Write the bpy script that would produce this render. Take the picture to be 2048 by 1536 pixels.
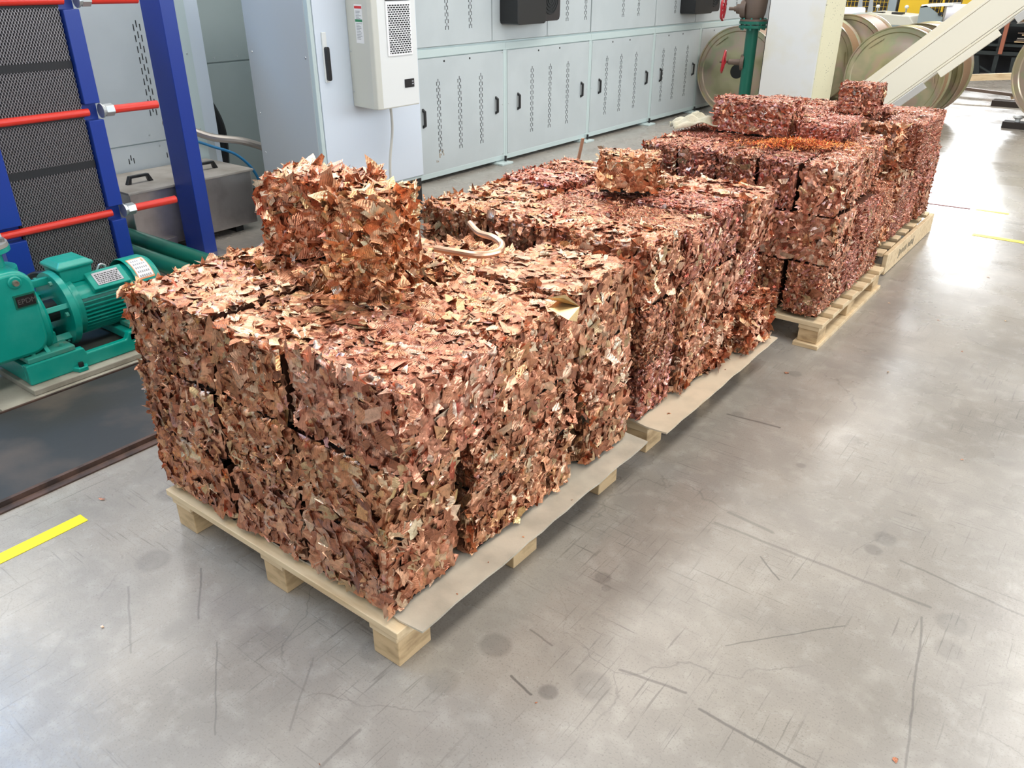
import bpy, bmesh, math, random
import numpy as np
from mathutils import Vector, Matrix, Euler
for o in list(bpy.data.objects): bpy.data.objects.remove(o, do_unlink=True)
SC = bpy.context.scene
COL = SC.collection
PI = math.pi
random.seed(7)
RNG = np.random.default_rng(11)

# ---------------------------------------------------------------- camera
TH = math.atan(818/1594.); HA = math.radians(37.52473)
fwd = Vector((-math.sin(HA)*math.cos(TH), math.cos(HA)*math.cos(TH), -math.sin(TH)))
rgt = Vector((math.cos(HA), math.sin(HA), 0))
upv = rgt.cross(fwd)
cam = bpy.data.cameras.new('camera'); camo = bpy.data.objects.new('camera', cam); COL.objects.link(camo)
M = Matrix((rgt, upv, -fwd)).transposed().to_4x4(); M.translation = (0, 0, 1.6)
camo.matrix_world = M
cam.sensor_width = 36; cam.lens = 1594/2048*36; cam.clip_start = .05; cam.clip_end = 200
SC.camera = camo

# ---------------------------------------------------------------- world, lights, exposure
w = bpy.data.worlds.new('world'); SC.world = w; w.use_nodes = True
w.node_tree.nodes['Background'].inputs[0].default_value = (.86, .92, 1, 1)
w.node_tree.nodes['Background'].inputs[1].default_value = .15
SC.view_settings.view_transform = 'Standard'; SC.view_settings.look = 'None'
SC.view_settings.gamma = 1; SC.view_settings.use_curve_mapping = False
SC.view_settings.exposure = -.64
def area(name, loc, rot, sx, sy, power, col=(1, 1, 1)):
    l = bpy.data.lights.new(name, 'AREA'); l.shape = 'RECTANGLE'; l.size = sx; l.size_y = sy
    l.energy = power; l.color = col
    o = bpy.data.objects.new(name, l); COL.objects.link(o); o.location = loc; o.rotation_euler = rot
    return o
# daylight through the roof lights (strips along the hall) and the windows, plus two added lights
area('skylight_daylight', (1.4, 8, 7.9), (0, 0, 0), 1.8, 26, 1150, (1, .955, .88))
area('skylight_daylight', (-4.5, 8, 7.9), (0, 0, 0), 1.6, 26, 900, (1, .955, .88))
area('window_and_fill_light', (7.85, 7, 3.6), (0, math.radians(90), 0), 3.4, 22, 880, (.84, .92, 1))
area('window_and_fill_light', (-4.0, 25.8, 5.35), (math.radians(-90), 0, 0), 2.0, 1.3, 900, (.93, .97, 1))
area('window_and_fill_light', (1.5, -4.8, 4.2), (math.radians(90), 0, 0), 9, 2.6, 90, (.85, .92, 1))  # added fill for the bale fronts, from behind the camera
area('window_and_fill_light', (-8.85, 11, 5.6), (0, math.radians(-90), 0), 3.0, 20, 1500, (1, .965, .9))
area('window_and_fill_light', (-8.9, -.6, 6.9), (0, math.radians(-90), 0), 1.5, 4.5, 650, (.18, .5, 1))  # added blue light, tints the near floor by its reflection

# ---------------------------------------------------------------- materials
def P(name, col, rough=.5, metal=0., spec=.5, bump=None, var=None, emit=None, coat=0):
    m = bpy.data.materials.new(name); m.use_nodes = True
    nt = m.node_tree; b = nt.nodes['Principled BSDF']
    b.inputs['Base Color'].default_value = (*col, 1); b.inputs['Roughness'].default_value = rough
    b.inputs['Metallic'].default_value = metal; b.inputs['Specular IOR Level'].default_value = spec
    if coat: b.inputs['Coat Weight'].default_value = coat
    if emit: b.inputs['Emission Color'].default_value = (*emit[0], 1); b.inputs['Emission Strength'].default_value = emit[1]
    tc = nt.nodes.new('ShaderNodeTexCoord')
    if var:   # (second colour, scale, (low, high))
        n = nt.nodes.new('ShaderNodeTexNoise'); n.inputs['Scale'].default_value = var[1]; n.inputs['Detail'].default_value = 6
        r = nt.nodes.new('ShaderNodeValToRGB')
        r.color_ramp.elements[0].position = var[2][0]; r.color_ramp.elements[1].position = var[2][1]
        r.color_ramp.elements[0].color = (*col, 1); r.color_ramp.elements[1].color = (*var[0], 1)
        mp = nt.nodes.new('ShaderNodeMapping')
        if len(var) > 3: mp.inputs['Scale'].default_value = var[3]
        nt.links.new(tc.outputs['Object'], mp.inputs[0]); nt.links.new(mp.outputs[0], n.inputs[0])
        nt.links.new(n.outputs[0], r.inputs[0]); nt.links.new(r.outputs[0], b.inputs['Base Color'])
    if bump:  # (scale, strength)
        n = nt.nodes.new('ShaderNodeTexNoise'); n.inputs['Scale'].default_value = bump[0]; n.inputs['Detail'].default_value = 5
        bp = nt.nodes.new('ShaderNodeBump'); bp.inputs['Strength'].default_value = bump[1]; bp.inputs['Distance'].default_value = .005
        nt.links.new(tc.outputs['Object'], n.inputs[0]); nt.links.new(n.outputs[0], bp.inputs['Height'])
        nt.links.new(bp.outputs[0], b.inputs['Normal'])
    return m

def copper_mat(name='copper_scrap', metal=.85, rough=(.20, .40)):
    m = bpy.data.materials.new(name); m.use_nodes = True; nt = m.node_tree; b = nt.nodes['Principled BSDF']
    a = nt.nodes.new('ShaderNodeAttribute'); a.attribute_name = 'Col'
    tc = nt.nodes.new('ShaderNodeTexCoord')
    n = nt.nodes.new('ShaderNodeTexNoise'); n.inputs['Scale'].default_value = 60; n.inputs['Detail'].default_value = 5
    mr = nt.nodes.new('ShaderNodeMapRange'); mr.inputs[3].default_value = rough[0]; mr.inputs[4].default_value = rough[1]
    mr.inputs[1].default_value = .3; mr.inputs[2].default_value = .7
    mix = nt.nodes.new('ShaderNodeMix'); mix.data_type = 'RGBA'; mix.blend_type = 'MULTIPLY'
    mr2 = nt.nodes.new('ShaderNodeMapRange'); mr2.inputs[1].default_value = .3; mr2.inputs[2].default_value = .7
    mr2.inputs[3].default_value = .62; mr2.inputs[4].default_value = 1.1
    bp = nt.nodes.new('ShaderNodeBump'); bp.inputs['Strength'].default_value = .35; bp.inputs['Distance'].default_value = .004
    wv = nt.nodes.new('ShaderNodeTexWave'); wv.inputs['Scale'].default_value = 55; wv.inputs['Distortion'].default_value = 9; wv.inputs['Detail'].default_value = 2; wv.inputs['Detail Scale'].default_value = .6
    bw = nt.nodes.new('ShaderNodeBump'); bw.inputs['Strength'].default_value = .2; bw.inputs['Distance'].default_value = .003
    nt.links.new(tc.outputs['Object'], wv.inputs[0]); nt.links.new(wv.outputs[1], bw.inputs['Height']); nt.links.new(bw.outputs[0], bp.inputs['Normal'])
    nt.links.new(tc.outputs['Object'], n.inputs[0]); nt.links.new(n.outputs[0], mr.inputs[0]); nt.links.new(n.outputs[0], mr2.inputs[0])
    nt.links.new(n.outputs[0], bp.inputs['Height']); nt.links.new(bp.outputs[0], b.inputs['Normal'])
    mix.inputs[0].default_value = 1
    nt.links.new(a.outputs['Color'], mix.inputs[6]); nt.links.new(mr2.outputs[0], mix.inputs[7])
    nt.links.new(mix.outputs[2], b.inputs['Base Color']); nt.links.new(mr.outputs[0], b.inputs['Roughness'])
    b.inputs['Metallic'].default_value = metal
    return m
COPPER = copper_mat()
CRUSTM = copper_mat('packed_copper_crust', .75, (.26, .48))
CORE = P('packed_copper', (.13, .045, .026), .5, .6, bump=(70, .9), var=((.30, .12, .065), 45, (.4, .62)))
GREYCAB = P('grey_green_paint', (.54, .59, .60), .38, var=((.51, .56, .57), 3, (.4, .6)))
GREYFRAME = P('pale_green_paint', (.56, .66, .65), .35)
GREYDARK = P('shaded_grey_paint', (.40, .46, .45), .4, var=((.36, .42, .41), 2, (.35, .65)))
ELEC = P('pale_blue_paint', (.70, .77, .85), .35)
ELECSIDE = P('shaded_side_enamel', (.50, .54, .55), .4)  # cabinet side: its shade is put into a darker colour
BLACK = P('black_plastic', (.012, .012, .013), .35)
DARK = P('dark_void', (.01, .012, .012), .7)
WHITE = P('white_enamel', (.80, .82, .80), .3)
CREAM = P('cream_enamel', (.64, .64, .57), .32)
BLUE = P('blue_paint', (.012, .045, .30), .3, bump=(120, .05))
RED = P('red_sleeve', (.75, .04, .025), .3)
REDP = P('red_cast_paint', (.45, .02, .03), .38)
ZINC = P('zinc_steel', (.55, .58, .58), .3, .7)
STEEL = P('brushed_steel', (.55, .52, .50), .28, .8, var=((.34, .31, .30), 5, (.4, .7)), bump=(30, .15))
DUSTY = P('dusty_steel_top', (.40, .37, .33), .6, var=((.29, .26, .22), 6, (.4, .65)))
GREEN = P('green_pump_paint', (.0, .30, .235), .3, var=((.02, .34, .27), 8, (.45, .7)), bump=(60, .15))
GREEND = P('green_dusty_paint', (.03, .27, .21), .55, var=((.16, .22, .16), 14, (.5, .72)))
GREENP = P('dark_green_paint', (.006, .13, .085), .3)
RUBBER = P('gasket_plates', (.07, .065, .07), .4, .5)
PLATE = P('heat_plate_edges', (.42, .40, .41), .35, .6)
WOOD = P('pine_wood', (.74, .57, .35), .6, var=((.56, .39, .21), 5, (.45, .7), (1, 6, 6)), bump=(40, .2))
WOODY = P('pine_wood_end', (.62, .44, .24), .65, var=((.30, .19, .09), 9, (.5, .75), (1, 1, 3)), bump=(50, .3))
PLY = P('dusty_plywood', (.58, .51, .40), .7, var=((.42, .37, .29), 7, (.4, .65)), bump=(90, .15))
PLYL = P('pale_plywood', (.70, .58, .42), .6, var=((.60, .50, .36), 10, (.45, .7)))
YEL = P('yellow_tape', (.90, .74, .0), .45)
YELM = P('yellow_machine_paint', (.80, .52, .02), .5)
RUSTP = P('dark_oily_steel', (.035, .035, .035), .6, .1, var=((.10, .075, .06), 3, (.5, .72)), bump=(25, .15))
RUST = P('rusty_brown_steel', (.10, .055, .04), .75, var=((.04, .025, .02), 12, (.4, .6)), bump=(60, .4))
CONC = P('raw_concrete', (.36, .34, .28), .7, var=((.27, .25, .20), 9, (.4, .65)), bump=(80, .3))
KRAFT = P('brown_kraft', (.27, .155, .075), .55, bump=(12, .1))
BEAMC = P('cream_gloss_paint', (.78, .72, .58), .35, bump=(20, .08))
BROWNC = P('brown_cast_iron', (.16, .115, .09), .5, .3, bump=(50, .3))
WALLM = P('painted_wall', (.34, .35, .35), .7)
CEILM = P('roof_sheeting', (.16, .165, .17), .7)
PANE = P('daylight_pane', (.9, .93, 1), .3, emit=((.9, .95, 1), 2.5))
PANEW = P('roof_daylight_pane', (.9, .93, 1), .3, emit=((1, .97, .92), 3))
BLUEHOSE = P('blue_hose', (.02, .2, .42), .4)
CLEAR = P('milky_hose', (.62, .60, .54), .3)
CLOTH = P('cotton_cloth', (.62, .56, .42), .9, var=((.42, .38, .26), 14, (.4, .65)), bump=(160, .4))
COPTUBE = P('copper_tube', (.80, .50, .33), .32, .8)
ORANGE = P('orange_copper', (.7, .22, .04), .35, .6)
WHITEP = P('white_print', (.9, .9, .9), .5)
REDP2 = P('red_print', (.75, .03, .03), .5)
GRNP = P('green_print', (.02, .25, .1), .5)
GREYP = P('grey_print', (.35, .36, .38), .5)
BLUEP = P('blue_print', (.25, .45, .6), .5)
ORP = P('orange_print', (.85, .35, .15), .5)
INK = P('black_ink', (.03, .028, .025), .6)

def specked_cream():
    m = P('cream_speckled_paint', (.74, .70, .50), .5); nt = m.node_tree; b = nt.nodes['Principled BSDF']
    tc = nt.nodes.new('ShaderNodeTexCoord')
    v = nt.nodes.new('ShaderNodeTexVoronoi'); v.inputs['Scale'].default_value = 30
    n = nt.nodes.new('ShaderNodeTexNoise'); n.inputs['Scale'].default_value = 4
    mm = nt.nodes.new('ShaderNodeMath'); mm.operation = 'MULTIPLY'; mm.inputs[1].default_value = .55
    s = nt.nodes.new('ShaderNodeMath'); s.operation = 'SUBTRACT'; s.inputs[1].default_value = .16
    lt = nt.nodes.new('ShaderNodeMath'); lt.operation = 'LESS_THAN'
    mix = nt.nodes.new('ShaderNodeMix'); mix.data_type = 'RGBA'
    mix.inputs[6].default_value = (.74, .70, .50, 1); mix.inputs[7].default_value = (.06, .05, .04, 1)
    L = nt.links.new
    L(tc.outputs['Object'], v.inputs[0]); L(tc.outputs['Object'], n.inputs[0]); L(n.outputs[0], mm.inputs[0]); L(mm.outputs[0], s.inputs[0])
    L(v.outputs['Distance'], lt.inputs[0]); L(s.outputs[0], lt.inputs[1]); L(lt.outputs[0], mix.inputs[0]); L(mix.outputs[2], b.inputs['Base Color'])
    return m
SPECK = specked_cream()
COLF = P('white_column_paint', (.72, .71, .68), .55, var=((.70, .66, .55), 2.2, (.45, .62)), bump=(8, .15))

def iridescent():
    m = P('zinc_passivated', (.4, .4, .2), .3, .85); nt = m.node_tree; b = nt.nodes['Principled BSDF']
    tc = nt.nodes.new('ShaderNodeTexCoord'); n = nt.nodes.new('ShaderNodeTexNoise'); n.inputs['Scale'].default_value = 2.2; n.inputs['Detail'].default_value = 3
    r = nt.nodes.new('ShaderNodeValToRGB'); cr = r.color_ramp
    cols = [(.3, (.40, .37, .22)), (.42, (.52, .48, .30)), (.5, (.54, .42, .34)), (.56, (.45, .46, .30)), (.64, (.58, .52, .36)), (.74, (.47, .38, .35))]
    cr.elements[0].position = cols[0][0]; cr.elements[0].color = (*cols[0][1], 1)
    cr.elements[1].position = cols[-1][0]; cr.elements[1].color = (*cols[-1][1], 1)
    for p, c in cols[1:-1]:
        e = cr.elements.new(p); e.color = (*c, 1)
    nt.links.new(tc.outputs['Object'], n.inputs[0]); nt.links.new(n.outputs[0], r.inputs[0]); nt.links.new(r.outputs[0], b.inputs['Base Color'])
    return m
IRID = iridescent()

SPOTS = [  # x, y, radius, strength (dried drips and oil spots on the floor)
 (-.573, 2.893, .05, .25), (-.031, 1.95, .045, .3), (-1.0, 1.228, .05, .45), (-.914, 1.634, .028, .5), (-.296, 2.339, .04, .4),
 (-.797, 1.184, .028, .6), (-.043, 2.06, .05, .35), (-.88, 1.60, .016, .4), (-.31, 2.26, .03, .45), (-1.03, 1.05, .05, .3), (-.72, 1.27, .055, .35), (-1.24, 1.02, .05, .35),
 (-.088, 3.085, .05, .2), (-2.33, 1.1, .06, .4), (-2.05, .86, .06, .4), (-1.5, .86, .08, .25), (-.95, 3.33, .035, .45), (-1.0, 2.82, .03, .35), (-.66, 2.6, .02, .5)]
SEGS = [  # scuffs and cracks: x0, y0, x1, y1, half width, strength
 (-.47, 1.367, -.21, 1.365, .006, .6), (-.69, 1.357, -.524, 1.394, .006, .55), (-.763, 2.089, -.109, 2.093, .008, .4), (-.747, 2.17, -.594, 2.152, .010, .4),
 (-.116, 2.037, -.03, 1.503, .004, .5), (-.231, 2.259, .109, 2.217, .006, .4), (-.511, 1.604, -.278, 1.872, .003, .5), (-1.542, 2.397, -1.159, 2.491, .006, .6),
 (-.899, 1.172, -.825, 1.152, .005, .7), (-.878, 1.322, -.959, 1.33, .004, .5), (-.504, 6.703, -1.145, 6.73, .010, .7), (.6, 6.66, -.504, 6.703, .010, .7),
 (-.579, 2.013, -.49, 1.946, .004, .6), (-1.445, 2.472, -1.452, 2.126, .003, .5), (-1.035, 2.797, -.824, 2.821, .007, .7), (-1.087, .821, -1.083, .695, .006, .4),
 (-1.90, .93, -1.72, .80, .004, .5), (-1.6, .78, -1.35, .60, .003, .45), (-2.0, .75, -1.75, .62, .004, .4), (-1.35, .9, -1.22, .72, .004, .35)]
def floor_mat():
    m = bpy.data.materials.new('polished_concrete'); m.use_nodes = True; nt = m.node_tree; b = nt.nodes['Principled BSDF']; L = nt.links.new
    tc = nt.nodes.new('ShaderNodeTexCoord'); co = tc.outputs['Object']
    def noise(sc, det=6, scale=None, rough=.55, rot=0):
        n = nt.nodes.new('ShaderNodeTexNoise'); n.inputs['Scale'].default_value = sc; n.inputs['Detail'].default_value = det; n.inputs['Roughness'].default_value = rough
        if scale:
            mp = nt.nodes.new('ShaderNodeMapping'); mp.inputs['Scale'].default_value = scale; mp.inputs['Rotation'].default_value = (0, 0, rot)
            L(co, mp.inputs[0]); L(mp.outputs[0], n.inputs[0])
        else: L(co, n.inputs[0])
        return n.outputs[0]
    def mr(x, a, bb, c, d):
        k = nt.nodes.new('ShaderNodeMapRange'); k.inputs[1].default_value = a; k.inputs[2].default_value = bb; k.inputs[3].default_value = c; k.inputs[4].default_value = d
        L(x, k.inputs[0]); return k.outputs[0]
    def ma(op, x, y=None):
        k = nt.nodes.new('ShaderNodeMath'); k.operation = op
        for i, v in enumerate((x, y)):
            if v is None: continue
            if isinstance(v, (int, float)): k.inputs[i].default_value = v
            else: L(v, k.inputs[i])
        return k.outputs[0]
    def mixc(f, a, bb):
        k = nt.nodes.new('ShaderNodeMix'); k.data_type = 'RGBA'
        if isinstance(f, float): k.inputs[0].default_value = f
        else: L(f, k.inputs[0])
        for i, v in ((6, a), (7, bb)):
            if isinstance(v, tuple): k.inputs[i].default_value = (*v, 1)
            else: L(v, k.inputs[i])
        return k.outputs[2]
    c = mixc(mr(noise(1.1), .38, .62, 0, 1), (.37, .335, .29), (.27, .243, .21))
    c = mixc(mr(noise(5, 8), .45, .7, 0, .5), c, (.24, .215, .19))
    c = mixc(mr(noise(14, 8), .5, .68, 0, .35), c, (.47, .44, .39))
    c = mixc(mr(noise(190, 3), .56, .68, 0, .5), c, (.16, .145, .13))
    # scuffs: stretched noise in two directions
    c = mixc(ma('MULTIPLY', mr(noise(5, 4, (1, 24, 1), .6, .12), .60, .66, 0, .6), mr(noise(1.4, 3), .45, .56, 0, 1)), c, (.15, .135, .12))
    c = mixc(ma('MULTIPLY', mr(noise(4, 4, (30, 1, 1), .6, .3), .60, .66, 0, .6), mr(noise(1.9, 3), .45, .56, 0, 1)), c, (.15, .135, .12))
    # hairline cracks
    v = nt.nodes.new('ShaderNodeTexVoronoi'); v.feature = 'DISTANCE_TO_EDGE'; v.inputs['Scale'].default_value = 1.6
    vm = nt.nodes.new('ShaderNodeVectorMath'); vm.operation = 'SCALE'; vm.inputs['Scale'].default_value = .25
    nn = nt.nodes.new('ShaderNodeTexNoise'); nn.inputs['Scale'].default_value = 4; nn.inputs['Detail'].default_value = 7; L(co, nn.inputs[0]); L(nn.outputs[1], vm.inputs[0])
    va = nt.nodes.new('ShaderNodeVectorMath'); va.operation = 'ADD'; L(co, va.inputs[0]); L(vm.outputs[0], va.inputs[1]); L(va.outputs[0], v.inputs[0])
    crack = ma('MULTIPLY', mr(v.outputs[0], .0, .006, 1, 0), mr(noise(1.7, 2), .5, .58, 0, .45))
    c = mixc(crack, c, (.12, .11, .10))
    sep = nt.nodes.new('ShaderNodeSeparateXYZ'); L(co, sep.inputs[0])
    wob = nt.nodes.new('ShaderNodeTexNoise'); wob.inputs['Scale'].default_value = 9; wob.inputs['Detail'].default_value = 5; L(co, wob.inputs[0])
    X = ma('ADD', sep.outputs[0], ma('MULTIPLY', ma('SUBTRACT', wob.outputs[0], .5), .016)); Y = ma('ADD', sep.outputs[1], ma('MULTIPLY', ma('SUBTRACT', noise(7, 5), .5), .016))
    tot = None
    def acc(x):
        nonlocal tot
        tot = x if tot is None else ma('MAXIMUM', tot, x)
    for x, y, r, s in SPOTS:
        dx = ma('SUBTRACT', X, x); dy = ma('SUBTRACT', Y, y)
        d = ma('SQRT', ma('ADD', ma('MULTIPLY', dx, dx), ma('MULTIPLY', dy, dy)))
        acc(mr(d, r*.7, r, s*.75, 0))
    for x0, y0, x1, y1, hw, s in SEGS:
        dx, dy = x1-x0, y1-y0; l2 = dx*dx+dy*dy
        px = ma('SUBTRACT', X, x0); py = ma('SUBTRACT', Y, y0)
        t = ma('MINIMUM', ma('MAXIMUM', ma('DIVIDE', ma('ADD', ma('MULTIPLY', px, dx), ma('MULTIPLY', py, dy)), l2), 0.), 1.)
        ex = ma('SUBTRACT', px, ma('MULTIPLY', t, dx)); ey = ma('SUBTRACT', py, ma('MULTIPLY', t, dy))
        d = ma('SQRT', ma('ADD', ma('MULTIPLY', ex, ex), ma('MULTIPLY', ey, ey)))
        acc(mr(d, hw*.4, hw, s, 0))
    c = mixc(tot, c, (.09, .08, .075))
    L(c, b.inputs['Base Color'])
    L(mr(noise(2.5, 7), .35, .65, .20, .36), b.inputs['Roughness'])
    b.inputs['Specular IOR Level'].default_value = .7
    bp = nt.nodes.new('ShaderNodeBump'); bp.inputs['Strength'].default_value = .12; bp.inputs['Distance'].default_value = .003
    L(noise(70, 4), bp.inputs['Height']); L(bp.outputs[0], b.inputs['Normal'])
    return m
FLOOR = floor_mat()

# ---------------------------------------------------------------- mesh helpers
def tag(o, label=None, cat=None, group=None, kind=None):
    if label: o['label'] = label
    if cat: o['category'] = cat
    if group: o['group'] = group
    if kind: o['kind'] = kind
    return o
def empty(name, loc=(0, 0, 0), rot=(0, 0, 0), label=None, cat=None, group=None):
    o = bpy.data.objects.new(name, None); COL.objects.link(o); o.location = loc; o.rotation_euler = rot
    o.empty_display_size = .05
    o['org'] = tuple(loc)
    return tag(o, label, cat, group)
def org_of(o):
    if o is None: return Vector((0, 0, 0))
    return Vector(o['org']) if 'org' in o.keys() else org_of(o.parent)
class MB:
    """collects shapes in world coordinates; build() writes them relative to the origin of the thing"""
    def __init__(s): s.v = []; s.f = []
    def add(s, v, f):
        k = len(s.v); s.v += [tuple(p) for p in v]; s.f += [tuple(i+k for i in q) for q in f]; return s
    def box(s, x0, x1, y0, y1, z0, z1):
        return s.add([(x, y, z) for z in (z0, z1) for y in (y0, y1) for x in (x0, x1)],
                     [(0, 2, 3, 1), (4, 5, 7, 6), (0, 1, 5, 4), (2, 6, 7, 3), (0, 4, 6, 2), (1, 3, 7, 5)])
    def obox(s, c, ax, ay, az, hx, hy, hz):
        c = Vector(c); ax, ay, az = Vector(ax)*hx, Vector(ay)*hy, Vector(az)*hz
        return s.add([c+ax*i+ay*j+az*k for k in (-1, 1) for j in (-1, 1) for i in (-1, 1)],
                     [(0, 2, 3, 1), (4, 5, 7, 6), (0, 1, 5, 4), (2, 6, 7, 3), (0, 4, 6, 2), (1, 3, 7, 5)])
    def lathe(s, base, axis, prof, n=32, caps=True):
        """prof: list of (distance along axis, radius)"""
        a = Vector(axis).normalized(); u = a.orthogonal().normalized(); w_ = a.cross(u); base = Vector(base)
        k = len(s.v)
        for d, r in prof:
            for i in range(n):
                t = 2*PI*i/n; s.v.append(tuple(base+a*d+(u*math.cos(t)+w_*math.sin(t))*r))
        for j in range(len(prof)-1):
            for i in range(n):
                i2 = (i+1) % n; s.f.append((k+j*n+i, k+j*n+i2, k+(j+1)*n+i2, k+(j+1)*n+i))
        if caps:
            s.f.append(tuple(k+i for i in reversed(range(n)))); s.f.append(tuple(k+(len(prof)-1)*n+i for i in range(n)))
        return s
    def cyl(s, p, q, r, n=16, r2=None):
        p, q = Vector(p), Vector(q); d = q-p
        return s.lathe(p, d, [(0, r), (d.length, r if r2 is None else r2)], n)
    def tube(s, pts, r, n=8):
        pts = [Vector(p) for p in pts]; k = len(s.v); N = len(pts); u = None
        for i, p in enumerate(pts):
            t = (pts[min(i+1, N-1)]-pts[max(i-1, 0)]).normalized()
            u = (t.orthogonal() if u is None else (u-t*u.dot(t))).normalized(); w_ = t.cross(u)
            rr = r[i] if isinstance(r, (list, tuple)) else r
            for j in range(n):
                a = 2*PI*j/n; s.v.append(tuple(p+(u*math.cos(a)+w_*math.sin(a))*rr))
        for i in range(N-1):
            for j in range(n):
                j2 = (j+1) % n; s.f.append((k+i*n+j, k+i*n+j2, k+(i+1)*n+j2, k+(i+1)*n+j))
        s.f.append(tuple(k+j for j in reversed(range(n)))); s.f.append(tuple(k+(N-1)*n+j for j in range(n)))
        return s
    def prism(s, poly, axis, a, b):
        """poly: 2-D outline, extruded along axis ('x','y','z') from a to b"""
        def P3(p, t):
            return {'x': (t, p[0], p[1]), 'y': (p[0], t, p[1]), 'z': (p[0], p[1], t)}[axis]
        n = len(poly); v = [P3(p, a) for p in poly]+[P3(p, b) for p in poly]
        f = [tuple(reversed(range(n))), tuple(range(n, 2*n))]+[(i, (i+1) % n, n+(i+1) % n, n+i) for i in range(n)]
        return s.add(v, f)
    def build(s, name, mat, parent=None, smooth=False, bevel=0, kind=None, label=None, cat=None, group=None):
        me = bpy.data.meshes.new(name)
        if parent is None:
            vs = [Vector(p) for p in s.v]; lo = [min(p[i] for p in vs) for i in range(3)]; hi = [max(p[i] for p in vs) for i in range(3)]
            O = Vector(((lo[0]+hi[0])/2, (lo[1]+hi[1])/2, lo[2])) if kind != 'structure' else Vector((0, 0, 0))
        else: O = org_of(parent)
        me.from_pydata([tuple(Vector(p)-O) for p in s.v], [], s.f); me.update()
        bm = bmesh.new(); bm.from_mesh(me); bmesh.ops.recalc_face_normals(bm, faces=bm.faces); bm.to_mesh(me); bm.free()
        me.materials.append(mat)
        o = bpy.data.objects.new(name, me); COL.objects.link(o)
        if parent is None: o.location = O; o['org'] = tuple(O)
        else: o.parent = parent
        if bevel:
            md = o.modifiers.new('bevel', 'BEVEL'); md.width = bevel; md.segments = 2; md.limit_method = 'ANGLE'
        if smooth:
            me.polygons.foreach_set('use_smooth', [True]*len(me.polygons))
            try: me.set_sharp_from_angle(angle=math.radians(35))
            except Exception: pass
        return tag(o, label, cat, group, kind)
def rrect(x0, x1, z0, z1, r, n=5, which=(1, 1, 1, 1)):
    """rounded rectangle outline: corners order (x1,z0),(x1,z1),(x0,z1),(x0,z0)"""
    out = []
    for (cx, cz, a0), k in zip(((x1-r, z0+r, -90), (x1-r, z1-r, 0), (x0+r, z1-r, 90), (x0+r, z0+r, 180)), which):
        if k:
            for i in range(n+1):
                a = math.radians(a0+90*i/n); out.append((cx+r*math.cos(a), cz+r*math.sin(a)))
        else:
            a = math.radians(a0+45); out.append((cx+r*math.copysign(1, math.cos(a)), cz+r*math.copysign(1, math.sin(a))))
    return out
def text(name, s, size, loc, rot, mat, parent, depth=.0006):
    cu = bpy.data.curves.new(name, 'FONT'); cu.body = s; cu.size = size; cu.extrude = depth; cu.materials.append(mat)
    o = bpy.data.objects.new(name, cu); COL.objects.link(o); o.parent = parent
    dg = bpy.context.evaluated_depsgraph_get(); me = bpy.data.meshes.new_from_object(o.evaluated_get(dg)); bpy.data.objects.remove(o, do_unlink=True)
    o = bpy.data.objects.new(name, me); COL.objects.link(o); o.parent = parent; me.materials.clear(); me.materials.append(mat)
    o.location = Vector(loc)-org_of(parent); o.rotation_euler = rot; o['kind'] = 'stuff'
    return o

# ---------------------------------------------------------------- hall
HX0, HX1, HY0, HY1, HZ = -9, 8, -5, 26, 8
MB().box(HX0, HX1, HY0, HY1, -.1, 0).build('floor', FLOOR, kind='structure')
mb = MB()
for a, b in ((HX0, -5.3), (-3.7, .5), (2.3, HX1)): mb.box(a, b, HY0, HY1, HZ, HZ+.1)
mb.build('ceiling', CEILM, kind='structure')
MB().box(-5.3, -3.7, HY0, HY1, HZ+.02, HZ+.04).build('window_1', PANEW, kind='structure')
MB().box(.5, 2.3, HY0, HY1, HZ+.02, HZ+.04).build('window_2', PANEW, kind='structure')
MB().box(HX1+.04, HX1+.06, -4, 18, 1.9, 5.3).build('window_3', PANE, kind='structure')
MB().box(HX0-.1, HX0, HY0, HY1, 0, HZ).build('wall_left', WALLM, kind='structure')
mb = MB().box(HX1, HX1+.1, HY0, HY1, 0, 1.9).box(HX1, HX1+.1, HY0, HY1, 5.3, HZ); mb.box(HX1, HX1+.1, HY0, -4, 1.9, 5.3).box(HX1, HX1+.1, 18, HY1, 1.9, 5.3)
mb.build('wall_right', WALLM, kind='structure')
MB().box(HX0, HX1, HY0-.1, HY0, 0, HZ).build('wall_near', WALLM, kind='structure')
MB().box(HX0, HX1, HY1, HY1+.1, 0, HZ).build('wall_far', WALLM, kind='structure')

# ---------------------------------------------------------------- bales of copper scrap
PAL = np.array([[.80, .385, .225], [.88, .48, .30], [.70, .315, .185], [.96, .64, .44], [.60, .25, .145], [.86, .46, .24],
                [.97, .76, .55], [.38, .15, .085], [.88, .62, .32], [.86, .46, .40], [.68, .17, .11], [.70, .48, .27]])
PW_COARSE = np.array([24, 20, 22, 12, 12, 8, 2.5, 5, 1.6, 1.6, .25, .8]); PW_COARSE = PW_COARSE/PW_COARSE.sum()
PW_FINE = np.array([20, 12, 18, 8, 14, 3, 6, 10, 1, 9, 3, 1]); PW_FINE = PW_FINE/PW_FINE.sum()
PW_ORANGE = np.array([8, 10, 6, 10, 4, 16, 8, 4, 22, 1, 8, 1]); PW_ORANGE = PW_ORANGE/PW_ORANGE.sum()
def patch_tpl(nu, nv):
    return np.array([(j*nu+i, j*nu+i+1, (j+1)*nu+i+1, (j+1)*nu+i) for j in range(nv-1) for i in range(nu-1)])
T43, T72, T42 = patch_tpl(4, 3), patch_tpl(7, 2), patch_tpl(4, 2)
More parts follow.
